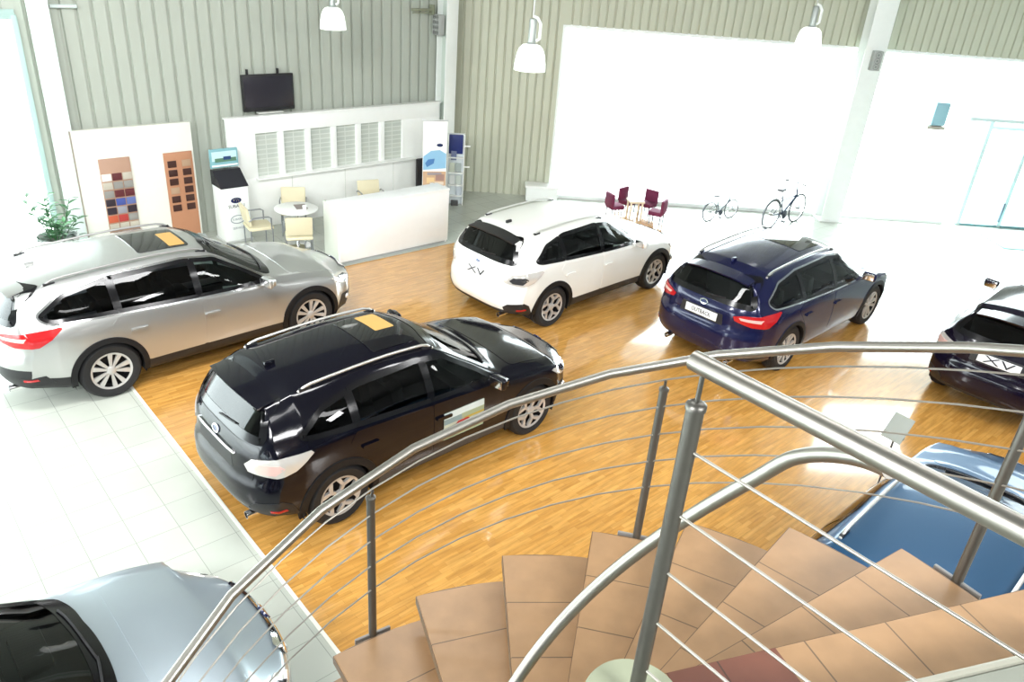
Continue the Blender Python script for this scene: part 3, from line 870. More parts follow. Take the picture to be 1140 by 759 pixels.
# ------------------------------------------------------------------ walls
SHEET = mat('ribbed_sheet', (.43, .465, .405), .55, noise=.04, nscale=1.2)
SHEETR = mat('ribbed_sheet_sandy', (.51, .53, .42), .55, noise=.04, nscale=1.2)
CEILM = mat('ceiling_grey', (.22, .23, .23), .8)
def ribbed(name, P0, d, n, s0, s1, z0, z1, pitch, m, depth=.035):
    bm = bmesh.new(); prof = []
    s = s0
    while s < s1-.001:
        e = min(s+pitch, s1)
        for f, dp in ((0, 0), (.70, 0), (.76, -depth), (.90, -depth), (.96, 0)):
            if s+f*pitch < s1: prof.append((s+f*pitch, dp))
        s += pitch
    prof.append((s1, 0))
    prev = None
    for s, dp in prof:
        p = P0+d*s+n*dp
        a, b = bm.verts.new((p.x, p.y, z0)), bm.verts.new((p.x, p.y, z1))
        if prev: bm.faces.new((prev[0], a, b, prev[1]))
        prev = (a, b)
    return struct(obj(name, bm, m, None, smooth=False))
ZC = 7.7
ribbed('wall_left', K, dL, nL, -8.40, .2, 0, ZC, .235, SHEET, .05)
ribbed('wall_left_header', K, dL, nL, -24, -8.40, 3.92, ZC, .235, SHEET)
ribbed('wall_right', K2, dR, nR, -.15, 2.2, 0, ZC, .185, SHEETR, .045)
ribbed('wall_right_header', K2, dR, nR, 2.2, SE, 3.86, 5.30, .185, SHEETR)
ribbed('wall_right_header', K2, dR, nR, 2.2, 10.4, 5.30, ZC, .185, SHEETR)
def wbox(name, base, d, s0, s1, dn0, dn1, z0, z1, m, n, parent=None, bev=.005):
    bm = bmesh.new(); L = s1-s0; D = dn1-dn0
    add_box(bm, (0, 0, (z1-z0)/2), (L, D, z1-z0), bev)
    o = obj(name, bm, m, parent)
    p = base+d*((s0+s1)/2)+n*((dn0+dn1)/2)+Vector((0, 0, z0))
    o.location = p; o.rotation_euler = (0, 0, math.atan2(d.y, d.x)); return o
FRAMEW = mat('white_window_frame', (.85, .90, .88), .4)
TEAL = mat('pale_teal_frame', (.42, .58, .55), .45)
# right window: one long opening, thin frame, glass panes
def pane(name, base, d, n, s0, s1, z0, z1, dn=0, parent=None):
    bm = bmesh.new()
    q = [base+d*s+n*dn+Vector((0, 0, z)) for s, z in ((s0, z0), (s1, z0), (s1, z1), (s0, z1))]
    bm.faces.new([bm.verts.new(p) for p in q]); return struct(obj(name, bm, GL_WIN, parent, smooth=False))
struct(wbox('window_1_frame', K2, dR, 2.2, SE, -.08, .0, 3.80, 3.87, FRAMEW, nR))
struct(wbox('window_1_sill', K2, dR, 2.2, 11.9, -.08, .06, 0, .08, FRAMEW, nR))
struct(wbox('window_1_jamb', K2, dR, 2.17, 2.23, -.08, .02, 0, 3.86, FRAMEW, nR))
for i, (a, b) in enumerate(((2.23, 5.4), (5.4, 8.7), (8.7, 12.0))): pane('window_1', K2, dR, nR, a, b-.01, .08, 3.80, -.04)
pane('window_1', K2, dR, nR, 14.6, SE, .08, 3.80, -.04); pane('window_1', K2, dR, nR, 12.0, 14.59, 2.72, 3.80, -.04)
struct(wbox('window_3_frame', K2, dR, 10.4, SE, -.08, .02, 5.30, 5.36, FRAMEW, nR)); struct(wbox('window_3_frame', K2, dR, 10.4, SE, -.08, .02, 7.6, 7.7, FRAMEW, nR))
for a, b in ((10.4, 12), (12, 16), (16, SE)): pane('window_3', K2, dR, nR, a, b-.02, 5.36, 7.62, -.04)
# left window
struct(wbox('window_2_frame', K, dL, -24, -8.36, -.08, .04, 3.80, 3.94, TEAL, nL))
struct(wbox('window_2_jamb', K, dL, -8.42, -8.34, -.08, .05, 0, 3.86, TEAL, nL))
for a, b in ((-12, -8.42), (-16, -12), (-20, -16), (-24, -20)): pane('window_2', K, dL, nL, a, b, .05, 3.80, -.04)
# glass entrance door in the right wall
DOORF = mat('pale_door_frame', (.60, .74, .74), .4)
d_ = bpy.data.objects.new('door_1', None); COL.objects.link(d_); struct(d_)
for nm, s0, s1, z0, z1 in (('door_frame', 12.24, 12.34, 0, 2.5), ('door_stile', 13.26, 13.36, 0, 2.4), ('door_frame', 14.3, 14.4, 0, 2.5), ('door_header', 12.24, 14.4, 2.32, 2.40), ('door_canopy', 11.48, 14.6, 2.55, 2.63), ('door_threshold', 12.24, 14.5, 0, .05)):
    o = wbox(nm, K2, dR, s0, s1, -.1, .05 if nm != 'door_canopy' else .5, z0, z1, DOORF if nm != 'door_threshold' else mat('threshold', (.16, .33, .36), .5), nR, d_, .008); struct(o)
pane('door_pane', K2, dR, nR, 12.34, 13.26, .05, 2.32, -.02, d_); pane('door_pane', K2, dR, nR, 13.36, 14.3, .05, 2.32, -.02, d_)
struct(wbox('door_handle', K2, dR, 13.22, 13.26, .05, .11, .15, .62, mat('slate_handle', (.13, .19, .24), .4), nR, d_, .01))
o = wbox('doormat', K2, dR, 12.5, 15.2, .25, 1.7, .003, .018, mat('aqua_mat', (.45, .80, .80), .8), nR); tag(o, 'pale aqua entrance mat on the floor before the glass door', 'mat')
# ceiling and remaining shell of the hall
bm = bmesh.new(); bm.faces.new([bm.verts.new((p[0], p[1], ZC)) for p in (cornA, (-16, -9), (18.4, -9), cornC, cornB)])
struct(obj('ceiling', bm, CEILM, None, smooth=False))
def wallq(name, a, b, z0, z1, m):
    bm = bmesh.new(); bm.faces.new([bm.verts.new(p) for p in ((a[0], a[1], z0), (b[0], b[1], z0), (b[0], b[1], z1), (a[0], a[1], z1))])
    return struct(obj(name, bm, m, None, smooth=False))
wallq('wall_back', (-16, -9), (18.4, -9), 0, ZC, CEILM)
wallq('wall_east', (18.4, -9), cornC, 0, ZC, CEILM)
wallq('wall_west', (-16, -9), cornA, 4.2, ZC, CEILM)

# columns
def column(name, p, rot, w, d, z1, m1, m2):
    r = bpy.data.objects.new(name, None); COL.objects.link(r); r.location = (p.x, p.y, 0); r.rotation_euler = (0, 0, rot); struct(r)
    struct(box('column_flange', (0, -d/2+.012, z1/2), (w, .024, z1), m1, r, .003)); struct(box('column_flange', (0, d/2-.012, z1/2), (w, .024, z1), m1, r, .003))
    struct(box('column_web', (0, 0, z1/2), (.03, d-.05, z1), m2, r)); struct(box('base_plate', (0, 0, .015), (w+.12, d+.1, .03), m1, r, .004))
    return r
GREENW = mat('pale_green_web', (.55, .62, .56), .5)
column('pillar', WL(-.36, .22), AL, .30, .34, ZC, WHITEP, GREENW)
column('pillar', WL(-8.07, .02), AL, .30, .34, ZC, mat('mint_white_paint', (.78, .90, .86), .45), mat('mint_white_paint', (0, 0, 0)))
column('pillar', WR(8.93, .30), AR, .46, .40, ZC, WHITEP, WHITEP)
# grey conduit beside left pillar
o = tube('conduit_pipe', [WL(-7.88, .06, 3.99), WL(-7.5, .06, 3.99)], .03, mat('pale_pipe', (.62, .70, .68), .4)); tag(o, 'pale horizontal pipe stub beside the top of the left pillar', 'pipe')

# ------------------------------------------------------------------ wall fittings
t = thing('television', 'black flat television hung on the ribbed wall above the white display wall', 'television', WL(-4.46, .10, 2.54), AL)
box('casing', (0, 0, 0), (1.02, .07, .66), BLACKP, t, .012); box('screen', (0, -.037, .015), (.95, .006, .55), mat('tv_screen', (.022, .02, .028), .25), t, .001)
for x in (-.38, .22): box('bracket', (x, .02, .36), (.03, .05, .12), BLACKP, t)
box('shelf', (0, -.02, -.36), (.5, .12, .025), mat('pale_shelf', (.6, .62, .58), .5), t, .004)
box('wall_mount', (0, .06, 0), (.3, .06, .3), BLACKP, t)
t = thing('speaker', 'small dark grille speaker fixed high on the corner pillar', 'speaker', WL(-.60, .22, 3.72), AL-R(90))
GREYD = mat('speaker_grey', (.22, .24, .23), .6)
box('cabinet', (0, 0, 0), (.24, .14, .40), mat('speaker_body', (.40, .42, .40), .6), t, .01)
for i in range(4):
    for j in range(2): lathe('driver', [(0, .0), (.03, -.004), (.038, .008), (.042, 0)], BLACKP, t, 16, Matrix.Translation((-.05+.1*j, -.072, -.15+.1*i)) @ Matrix.Rotation(R(90), 4, 'X'))
t = thing('wall_bracket', 'thin olive metal arm on the wall left of the corner pillar', 'bracket', WL(-.94, .12, 4.0), AL)
box('arm', (0, 0, 0), (.56, .05, .05), mat('olive_metal', (.24, .26, .18), .5), t, .006); box('plate', (.26, .03, 0), (.05, .14, .2), mat('olive_metal', (0, 0, 0)), t, .004); box('arm_stay', (0, -.03, -.06), (.56, .02, .02), mat('olive_metal', (0, 0, 0)), t, .004)
t = thing('speaker', 'small grey speaker fixed on the white pillar by the window', 'speaker', WR(8.95, .57, 3.66), AR)
box('cabinet', (0, 0, 0), (.20, .14, .40), mat('speaker_body', (0, 0, 0)), t, .012)
for i in range(3): lathe('driver', [(0, .0), (.05, -.004), (.058, .008), (.062, 0)], GREYD, t, 16, Matrix.Translation((0, -.072, -.12+.12*i)) @ Matrix.Rotation(R(90), 4, 'X'))
t = thing('wall_lamp', 'pale blue box lamp with grey foot on the window left of the glass door', 'lamp', WR(10.92, .14, 2.55), AR)
bm = bmesh.new(); vs = add_box(bm, (0, 0, .05), (.34, .22, .52), .04)
obj('housing', bm, mat('pale_blue_housing', (.30, .52, .60), .4), t); box('foot', (-.02, .0, -.26), (.42, .24, .08), mat('warm_grey_foot', (.42, .40, .34), .5), t, .02); box('wall_plate', (0, .14, .05), (.12, .1, .2), mat('warm_grey_foot', (0, 0, 0)), t)

def pendant(p, label, drop_mat=None):
    t = thing('pendant_lamp', label, 'lamp', p, 0, 'bell lamps hanging in the hall')
    BELL = mat('white_lamp_bell', (.90, .93, .90), .35, emit=.55)
    lathe('shade', [(.055, .20), (.12, .185), (.165, .14), (.195, .06), (.215, -.06), (.222, -.15), (.212, -.15), (.19, .05), (.155, .13), (.05, .185)], BELL, t, 32)
    lathe('housing', [(0, .52), (.04, .52), (.052, .50), (.052, .22), (.07, .20), (.07, .19), (0, .19)], mat('lamp_housing', (.38, .42, .40), .4, .4), t, 24)
    tube('gear_box_arm', [(.06, 0, .24), (.105, 0, .27), (.105, 0, .46), (.06, 0, .53), (0, 0, .55)], .022, WHITEP, t, 8)
    lathe('bulb', [(0, -.10), (.05, -.08), (.065, -.02), (.04, .06), (.03, .15), (0, .16)], mat('lamp_bulb', (1, .97, .9), .3, emit=3.), t, 20)
    tube('cable', [(0, 0, .54), (0, 0, ZC-p[2])], .012, mat('lamp_cord', (.5, .52, .5), .5), t, 8)
    return t
pl0 = pendant((-.06, 11.3, 3.93), 'white bell lamp hanging beside the left end of the big window')
dup(pl0, (-3.46, 13.97, 3.98), 0, 'white bell lamp hanging above the white display wall')
dup(pl0, (4.60, 14.1, 4.26), 0, 'white bell lamp hanging before the bright window near the pillar')

# ------------------------------------------------------------------ display boards on the left wall
CREAM = mat('cream_panel', (.80, .81, .73), .45)
t = thing('sample_display', 'cream freestanding board carrying the two sample boards beside the left pillar', 'display board', WL(-6.98, .16, 0), AL)
box('panel', (-.01, 0, 1.07), (1.94, .10, 2.14), CREAM, t, .006); box('side_edge', (-.985, -.0, 1.07), (.02, .12, 2.14), mat('taupe_edge', (.33, .29, .24), .5), t); box('foot_rail', (0, 0, .03), (1.94, .2, .06), CREAM, t, .005)
def swboard(label, s, z0, z1, backing, rows, cols, colors, sw, shh, top):
    t = thing('sample_board', label, 'board', WL(s, .225, z0), AL)
    H = z1-z0; W = .50
    box('backing', (0, 0, H/2), (W, .025, H), backing, t, .004)
    k = 0
    for r_ in range(rows):
        for c_ in range(cols):
            c = colors[k % len(colors)]; k += 1
            if c is None: continue
            x = -W/2+W*(c_+.5)/cols; z = H-top-(r_+.5)*(H-top-.08)/rows
            box('swatch', (x, -.022, z), (sw, .02, shh), c, t, .004)
    return t
def sc(n, c): return mat('swatch_'+n, c, .45)
g1, g2, wn, wh = sc('grey', (.28, .27, .25)), sc('beige', (.50, .46, .38)), sc('wine', (.11, .02, .025)), sc('white', (.78, .77, .72))
b1, b2, bk, rd, rr_, gy = sc('blue', (.06, .09, .33)), sc('lightblue', (.12, .16, .38)), sc('black', (.03, .02, .03)), sc('orange_red', (.52, .10, .045)), sc('red', (.42, .045, .04)), sc('mid_grey', (.30, .30, .34))
swboard('tan board with rows of coloured paint samples, nearest the plant', -7.37, .02, 1.65, mat('board_tan', (.44, .27, .19), .5), 9, 3,
        [wh, wn, g2, g2, g1, g1, g1, wn, wn, bk, b1, b2, bk, gy, bk, rd, rr_, g1, g2, g2, g2, g1, g1, g1, None, None, None], .15, .12, .24)
br = sc('espresso', (.045, .014, .010)); br2 = sc('sand', (.42, .28, .18))
swboard('terracotta board with two columns of dark brown leather samples', -6.31, .0, 1.64, mat('board_terracotta', (.46, .22, .12), .5), 9, 2,
        [br, br2, br, br, br, br, br2, br, br, br, br, br, None, None, None, None, None, None], .15, .115, .12)

t = thing('display_wall', 'long white display wall with six framed grey panes behind the counter', 'display wall', WL(-2.95, .18, 0), AL)
for a, b, z0, z1 in ((-2.42, 2.42, 0, 1.0), (-2.42, 2.42, 1.83, 2.13)): box('panel', ((a+b)/2, 0, (z0+z1)/2), (b-a, .12, z1-z0), WHITE, t, .004)
xs = [-1.66+ .575*i for i in range(6)]
edges = [-2.42]+[v for x in xs for v in (x-.235, x+.235)]+[2.42]
for i in range(0, len(edges), 2): box('stile', ((edges[i]+edges[i+1])/2, 0, 1.415), (edges[i+1]-edges[i], .12, .83), WHITE, t, .002)
PANE = brick_mat('slatted_pane', (.50, .55, .50), (.56, .60, .54), (.66, .70, .65), 3, .09, .012, .35, offset=0)
def roty(o): o.rotation_euler = (R(90), 0, 0)
for x in xs:
    bm = bmesh.new(); add_box(bm, (0, 0, 0), (.47, .83, .02)); p = obj('pane', bm, PANE, t); p.location = (x, .02, 1.415); p.rotation_euler = (R(90), 0, 0)
box('cap', (0, -.01, 2.135), (4.9, .16, .03), WHITE, t, .004); box('ledge', (-.1, -.10, .98), (3.7, .12, .03), WHITE, t, .004)
for x in (-1.2, 0, 1.2): box('panel_joint', (x, -.061, .5), (.012, .004, .95), mat('joint_grey', (.62, .65, .60), .5), t)
t = thing('pocket_display', 'narrow black board standing before the right end of the display wall', 'display board', WL(-1.06, .34, .0), AL)
box('panel', (0, 0, .62), (.27, .06, .70), mat('black_panel', (.015, .012, .016), .4), t, .008); box('foot', (0, 0, .14), (.22, .2, .28), WHITE, t, .01)

# ------------------------------------------------------------------ information column
def logo_disc(parent, name, x, y, z, rx, rz, m, th=.004):
    bm = bmesh.new(); add_prism(bm, [(rx*math.cos(a), rz*math.sin(a)) for a in np.linspace(0, 2*math.pi, 29)[:-1]], 0, th, Matrix.Translation((x, y, z)) @ Matrix.Rotation(R(90), 4, 'X'))
    return obj(name, bm, m, parent, smooth=False)
MTX = lambda x, y, z: Matrix.Translation((x, y, z)) @ Matrix.Rotation(R(90), 4, 'X')
kp = Vector((-5.40, 13.72, 0))
t = thing('information_terminal', 'white information terminal with slanted dark screen and picture topper', 'terminal', kp, AL)
bm = bmesh.new(); vs = add_box(bm, (0, 0, .52), (.50, .42, 1.04), .02); obj('body', bm, WHITEP, t)
bm = bmesh.new()
a = [bm.verts.new(p) for p in ((-.26, -.22, 1.04), (.26, -.22, 1.04), (.26, .10, 1.30), (-.26, .10, 1.30), (-.26, .2, 1.04), (.26, .2, 1.04), (.26, .2, 1.30), (-.26, .2, 1.30))]
for q in ((0, 1, 2, 3), (1, 5, 6, 2), (0, 3, 7, 4), (4, 7, 6, 5), (3, 2, 6, 7), (0, 4, 5, 1)): bm.faces.new([a[i] for i in q])
obj('screen', bm, mat('slanted_screen', (.03, .03, .036), .22), t, smooth=False)
tp = box('topper', (0, .16, 1.50), (.52, .05, .34), mat('topper_teal', (.22, .45, .50), .4), t, .01)
box('topper_picture', (0, .133, 1.54), (.46, .004, .17), mat('topper_sky', (.55, .78, .82), .4), tp); box('topper_picture', (.02, .131, 1.47), (.40, .004, .07), mat('topper_hill', (.10, .22, .14), .4), tp); box('topper_car', (.05, .128, 1.50), (.14, .004, .06), mat('topper_navy', (.02, .06, .18), .4), tp)
box('trim_line', (0, .132, 1.37), (.48, .006, .03), WHITE, t)
e = logo_disc(t, 'emblem', 0, -.211, .80, .10, .052, EMBLEM)
for x, z, r in ((-.045, .012, .016), (.02, .02, .009), (.05, .005, .009), (.01, -.012, .009), (.045, -.022, .009), (-.01, .03, .008)): logo_disc(e, 'star', x, -.215, .80+z, r, r*.7, CHROME, .002)
text('lettering', 'SUBARU', .085, INK, t, MTX(0, -.212, .69))
GREYI = mat('grey_ink', (.28, .32, .36), .5)
tube('ring_mark', [(.13*math.cos(a), -.213, .44+.075*math.sin(a)) for a in np.linspace(0, 2*math.pi, 31)[:-1]], .008, GREYI, t, 6, True)
text('lettering', 'SUBARU', .055, GREYI, t, MTX(0, -.212, .44)); text('lettering', 'SERVICE', .06, GREYI, t, MTX(0, -.212, .27))
box('plinth', (0, 0, .02), (.54, .46, .04), mat('plinth_grey', (.5, .52, .5), .5), t, .005)

# ------------------------------------------------------------------ counter, table, chairs
cA, cB = Vector((-3.17, 12.768, 0)), Vector((-1.43, 14.42, 0)); dC = (cB-cA).normalized(); aC = math.atan2(dC.y, dC.x); LC = (cB-cA).length
t = thing('reception_counter', 'long plain white reception counter at the edge of the parquet', 'counter', (cA+cB)/2, aC)
box('front_panel', (0, .03, .56), (LC, .06, 1.00), mat('counter_white', (.93, .95, .95), .4), t, .006); box('plinth', (0, .07, .04), (LC-.06, .06, .08), mat('counter_plinth', (.50, .52, .52), .5), t)
box('countertop', (0, .20, 1.08), (LC+.02, .42, .04), mat('counter_white', (0, 0, 0)), t, .008); box('side_panel', (-LC/2+.03, .29, .54), (.06, .50, 1.06), mat('counter_side', (.66, .70, .62), .5), t, .005); box('side_panel', (LC/2-.03, .29, .54), (.06, .50, 1.06), mat('counter_white', (0, 0, 0)), t, .005)
box('work_top', (0, .32, .74), (LC-.14, .46, .03), WHITE, t, .004)
WOODP = mat('pale_birch', (.62, .50, .34), .5); LEGM = mat('chair_leg_grey', (.32, .34, .36), .35, .7)
t = thing('round_table', 'round white table with printed papers on it behind the counter', 'table', (-4.16, 13.60, 0))
lathe('tabletop', [(0, .74), (.38, .74), (.395, .732), (.395, .718), (.38, .71), (0, .71)], WHITE, t, 40); lathe('column', [(.03, .71), (.03, .04), (.24, .025), (.25, .0), (0, 0)], CHROME, t, 24)
CUSH = mat('cream_seat', (.72, .66, .46), .7)
def cream_chair(loc, rz, label):
    t = thing('visitor_chair', label, 'chair', loc, rz, 'cream chairs at the round table')
    box('seat', (0, 0, .45), (.46, .44, .06), CUSH, t, .025)
    bm = bmesh.new(); vs = add_box(bm, (0, .22, .68), (.46, .05, .34), .022, Matrix.Rotation(R(-10), 3, 'X')); obj('backrest', bm, CUSH, t)
    for x in (-.22, .22):
        for y in (-.19, .20): tube('leg', [(x, y, .0), (x, y, .44)], .012, LEGM, t, 8)
        tube('armrest', [(x*1.1, -.17, .44), (x*1.1, -.17, .64), (x*1.1, -.12, .67), (x*1.1, .14, .67), (x*1.1, .23, .62)], .013, LEGM, t, 8)
    return t
c0 = cream_chair((-4.78, 13.30, 0), R(125), 'cream chair at the round table, beside the information terminal')
dup(c0, (-4.42, 14.28, 0), R(15), 'cream chair on the wall side of the round table')
dup(c0, (-3.95, 12.98, 0), R(200), 'cream chair turning its back, nearest the counter end')
dup(c0, (-3.08, 15.2, 0), R(30), 'single cream chair behind the counter, apart from the table')
PAPER = mat('paper_white', (.85, .86, .86), .6)
o = box('leaflet', (0, 0, 0), (.21, .29, .004), mat('leaflet_print', (.30, .26, .24), .6)); o.location = (-4.10, 13.68, .743); o.rotation_euler = (0, 0, .5); tag(o, 'dark printed leaflet lying on the round white table', 'leaflet')
o = box('cup', (0, 0, 0), (.01, .01, .01), PAPER); bpy.data.objects.remove(o)
t = lathe('cup', [(0, 0), (.032, 0), (.042, .08), (.038, .08), (.029, .008), (0, .008)], WHITE, None, 24); t.location = (-3.98, 13.52, .741); tag(t, 'small white cup on the round table', 'cup')

# ------------------------------------------------------------------ banner and leaflet rack in the corner
bp = Vector((-1.91, 15.95, 0))
t = thing('rollup_banner', 'white banner stand with blue picture and orange landscape print', 'banner', bp, R(15))
box('print', (0, 0, 1.04), (.50, .012, 2.0), WHITE, t); box('base', (0, 0, .05), (.55, .16, .08), mat('alu_base', (.6, .62, .62), .35, .8), t, .02); box('top_bar', (0, 0, 2.04), (.52, .03, .03), mat('alu_base', (0, 0, 0)), t, .006)
def sx(parent, name, x, y, z, w, h, m): return box(name, (x, y, z), (w, .004, h), m, parent)
pt = [(-.24, 1.02), (.24, 1.06), (.24, 1.36), (.10, 1.44), (-.08, 1.42), (-.24, 1.30)]
prism('picture', pt, .007, .010, mat('banner_blue', (.28, .52, .72), .4), t, Matrix.Rotation(R(90), 4, 'X')); prism('picture', [(-.16, 1.08), (-.02, 1.16), (.0, 1.26), (-.14, 1.24), (-.20, 1.16)], .010, .012, mat('banner_blue_dark', (.07, .20, .45), .4), t, Matrix.Rotation(R(90), 4, 'X'))
logo_disc(t, 'emblem', .10, -.007, 1.54, .065, .034, EMBLEM)
for x, z, w, h, c in ((0, .84, .48, .30, (.62, .40, .24)), (-.08, .80, .16, .12, (.80, .58, .30)), (.12, .86, .18, .14, (.40, .24, .20)), (.0, .94, .3, .06, (.35, .30, .30)), (.05, .74, .3, .06, (.75, .62, .5))): sx(t, 'picture', x, -.009-.002*(w < .4), z, w, h, mat('banner_%d' % int(c[0]*100+z*10), c, .5))
t = thing('leaflet_rack', 'tall white leaflet rack with dark blue header beside the banner', 'rack', Vector((-1.56, 16.95, 0)), R(8))
box('back_panel', (0, .03, .80), (.34, .04, 1.58), mat('rack_pale', (.72, .78, .80), .45), t, .006); box('header', (-.01, -.005, 1.36), (.31, .03, .42), mat('rack_navy', (.016, .03, .16), .4), t, .02)
for z, h in ((1.13, .10), (.86, .24), (.58, .24), (.32, .2)):
    box('shelf', (0, -.05, z-h/2), (.32, .12, .02), WHITE, t, .003)
for x, z, c in ((-.08, .86, (.55, .60, .50)), (.06, .86, (.35, .40, .38)), (-.07, .58, (.70, .72, .70)), (.07, .58, (.5, .55, .5)), (-.05, 1.12, (.15, .18, .3)), (.08, .33, (.5, .55, .6))):
    o = box('leaflet', (0, 0, 0), (.12, .012, .20), mat('leaf_%d_%d' % (int(z*100), int((x+1)*100)), c, .5)); M_ = Matrix.Translation(t.location) @ Matrix.Rotation(R(8), 4, 'Z') @ Matrix.Translation((x, -.05, z)); o.matrix_world = M_
    tag(o, 'leaflet standing in a pocket of the white rack by the corner', 'leaflet', 'leaflets in the corner rack')
box('side_frame', (.175, -.02, .8), (.015, .14, 1.58), WHITE, t); box('side_frame', (-.175, -.02, .8), (.015, .14, 1.58), WHITE, t)
box('side_arm', (.24, -.02, 1.33), (.14, .02, .03), WHITE, t, .004); box('side_arm', (.24, -.02, .87), (.14, .02, .03), WHITE, t, .004); box('foot', (.0, -.02, .05), (.16, .2, .10), mat('dark_foot', (.07, .07, .07), .5), t, .01)

o = thing('low_bench', 'low white cabinet bench against the sandy wall at the window edge', 'bench', WR(2.0, .32, 0), AR)
box('carcass', (0, 0, .17), (.74, .38, .30), WHITEP, o, .008); box('top', (0, 0, .35), (.80, .42, .05), WHITE, o, .012); box('plinth', (0, .02, .02), (.7, .34, .04), mat('plinth_grey', (0, 0, 0)), o)

# ------------------------------------------------------------------ play corner
MAR = mat('maroon_fabric', (.16, .018, .065), .75, bump=.2)
def kid(loc, rz, label):
    t = thing('small_chair', label, 'chair', loc, rz, 'maroon chairs round the little table')
    box('seat', (0, 0, .24), (.34, .32, .10), MAR, t, .03); box('backrest', (0, .15, .40), (.34, .07, .30), MAR, t, .025)
    for x in (-.13, .13):
        for y in (-.11, .13): tube('leg', [(x, y, 0), (x, y, .22)], .014, LEGM, t, 8)
    return t
k0 = kid((2.08, 17.02, 0), R(115), 'maroon chair at the left of the little pale table')
dup(k0, (2.42, 17.45, 0), R(50), 'maroon chair behind the little pale table, nearer the bench')
dup(k0, (2.86, 17.38, 0), R(-40), 'maroon chair behind the little pale table, nearer the bicycles')
dup(k0, (3.0, 16.78, 0), R(-115), 'maroon chair at the right of the little pale table')
t = thing('side_table', 'little pale wooden table between the maroon chairs', 'table', (2.52, 16.95, 0), R(10))
box('tabletop', (0, 0, .42), (.34, .34, .04), mat('pale_cream_wood', (.80, .70, .52), .5), t, .008)
for x in (-.13, .13):
    for y in (-.13, .13): box('leg', (x, y, .2), (.035, .035, .40), mat('pale_cream_wood', (0, 0, 0)), t, .004)

# ------------------------------------------------------------------ bicycles
def bicycle(loc, rz, label, k, col, rack=False):
    t = thing('bicycle', label, 'bicycle', loc, rz, None)
    wr = .33*k; xb, xf = -.52*k, .56*k; zt_ = wr
    FR = mat('frame_%s' % col[0], col[1], .35, .3, coat=.5)
    for x in (xb, xf):
        bm = bmesh.new(); add_tube(bm, [(x+wr*math.cos(a), 0, wr+wr*math.sin(a)) for a in np.linspace(0, 2*math.pi, 41)[:-1]], .02*k, 8, True); w = obj('tyre', bm, mat('bike_tyre', (.10, .11, .12), .6), t)
        bm = bmesh.new()
        for a in np.linspace(0, 2*math.pi, 17)[:-1]: add_tube(bm, [(x, 0, wr), (x+wr*math.cos(a), 0, wr+wr*math.sin(a))], .0022, 4)
        add_tube(bm, [(x+wr*.94*math.cos(a), 0, wr+wr*.94*math.sin(a)) for a in np.linspace(0, 2*math.pi, 33)[:-1]], .008*k, 6, True); add_tube(bm, [(x, -.05, wr), (x, .05, wr)], .03*k, 10)
        obj('spokes', bm, CHROME, w)
    bb = Vector((-.06*k, 0, .28*k)); st_ = Vector((-.22*k, 0, .72*k)); hd = Vector((.36*k, 0, .80*k)); hl = Vector((.40*k, 0, .66*k))
    bm = bmesh.new()
    for a, b, r in ((bb, st_, .018), (bb, hl, .024), (st_+(bb-st_)*.25, hl, .016), (hd, hl, .02)): add_tube(bm, [a, b], r*k, 8)
    for sg in (-1, 1): add_tube(bm, [bb+Vector((0, .03*sg, 0)), Vector((xb, .05*sg, wr))], .010*k, 6); add_tube(bm, [st_+(bb-st_)*.1+Vector((0, .02*sg, 0)), Vector((xb, .05*sg, wr))], .008*k, 6)
    obj('frame', bm, FR, t)
    bm = bmesh.new()
    for sg in (-1, 1): add_tube(bm, [hl+Vector((0, .04*sg, 0)), Vector((xf, .05*sg, wr))], .012*k, 6)
    add_tube(bm, [hl+Vector((0, -.05, 0)), hl+Vector((0, .05, 0))], .014*k, 6); obj('fork', bm, mat('bike_grey', (.35, .40, .44), .4, .4), t)
    hb = hd+Vector((-.06*k, 0, .16*k)); bm = bmesh.new(); add_tube(bm, [hd, hb], .014*k, 8); add_tube(bm, [hb+Vector((-.10*k, -.27*k, .02)), hb+Vector((.02, -.14*k, 0)), hb+Vector((.02, .14*k, 0)), hb+Vector((-.10*k, .27*k, .02))], .012*k, 8); h = obj('handlebar', bm, mat('bike_dark', (.05, .06, .08), .5), t)
    for sg in (-1, 1): tube('grip', [hb+Vector((-.10*k, .27*k*sg, .02)), hb+Vector((-.06*k, .18*k*sg, .015))], .018*k, BLACKP, h, 8)
    bm = bmesh.new(); add_tube(bm, [st_, st_+Vector((-.05*k, 0, .13*k))], .013*k, 8); obj('seat_post', bm, CHROME, t)
    bm = bmesh.new(); vs = add_box(bm, (0, 0, 0), (.26*k, .15*k, .05*k), .02*k)
    for v in vs:
        if v.co.x > 0: v.co.y *= .4
    place(bm, vs, Matrix.Translation(st_+Vector((-.05*k, 0, .15*k)))); obj('saddle', bm, mat('saddle_grey', (.12, .12, .13), .6), t)
    bm = bmesh.new(); add_tube(bm, [bb+Vector((0, -.07, 0)), bb+Vector((0, .07, 0))], .03*k, 10); add_lathe(bm, [(.0, .06), (.10*k, .06), (.10*k, .064), (0, .064)], 24, Matrix.Translation(bb) @ Matrix.Rotation(R(90), 4, 'X'))
    for sg in (-1, 1): add_tube(bm, [bb+Vector((0, .08*sg, 0)), bb+Vector((.10*k*sg, .08*sg, -.13*k))], .009*k, 6)
    cr = obj('crank', bm, mat('bike_dark', (0, 0, 0)), t)
    for sg in (-1, 1): box('pedal', bb+Vector((.10*k*sg, .13*sg, -.13*k)), (.09*k, .09*k, .02), BLACKP, cr, .004)
    bm = bmesh.new(); add_tube(bm, [(xb+(wr+.035)*math.cos(a), 0, wr+(wr+.035)*math.sin(a)) for a in np.linspace(R(20), R(175), 14)], .016*k, 6); obj('mudguard', bm, mat('bike_guard', (.30, .33, .35), .4, .3), t)
    return t
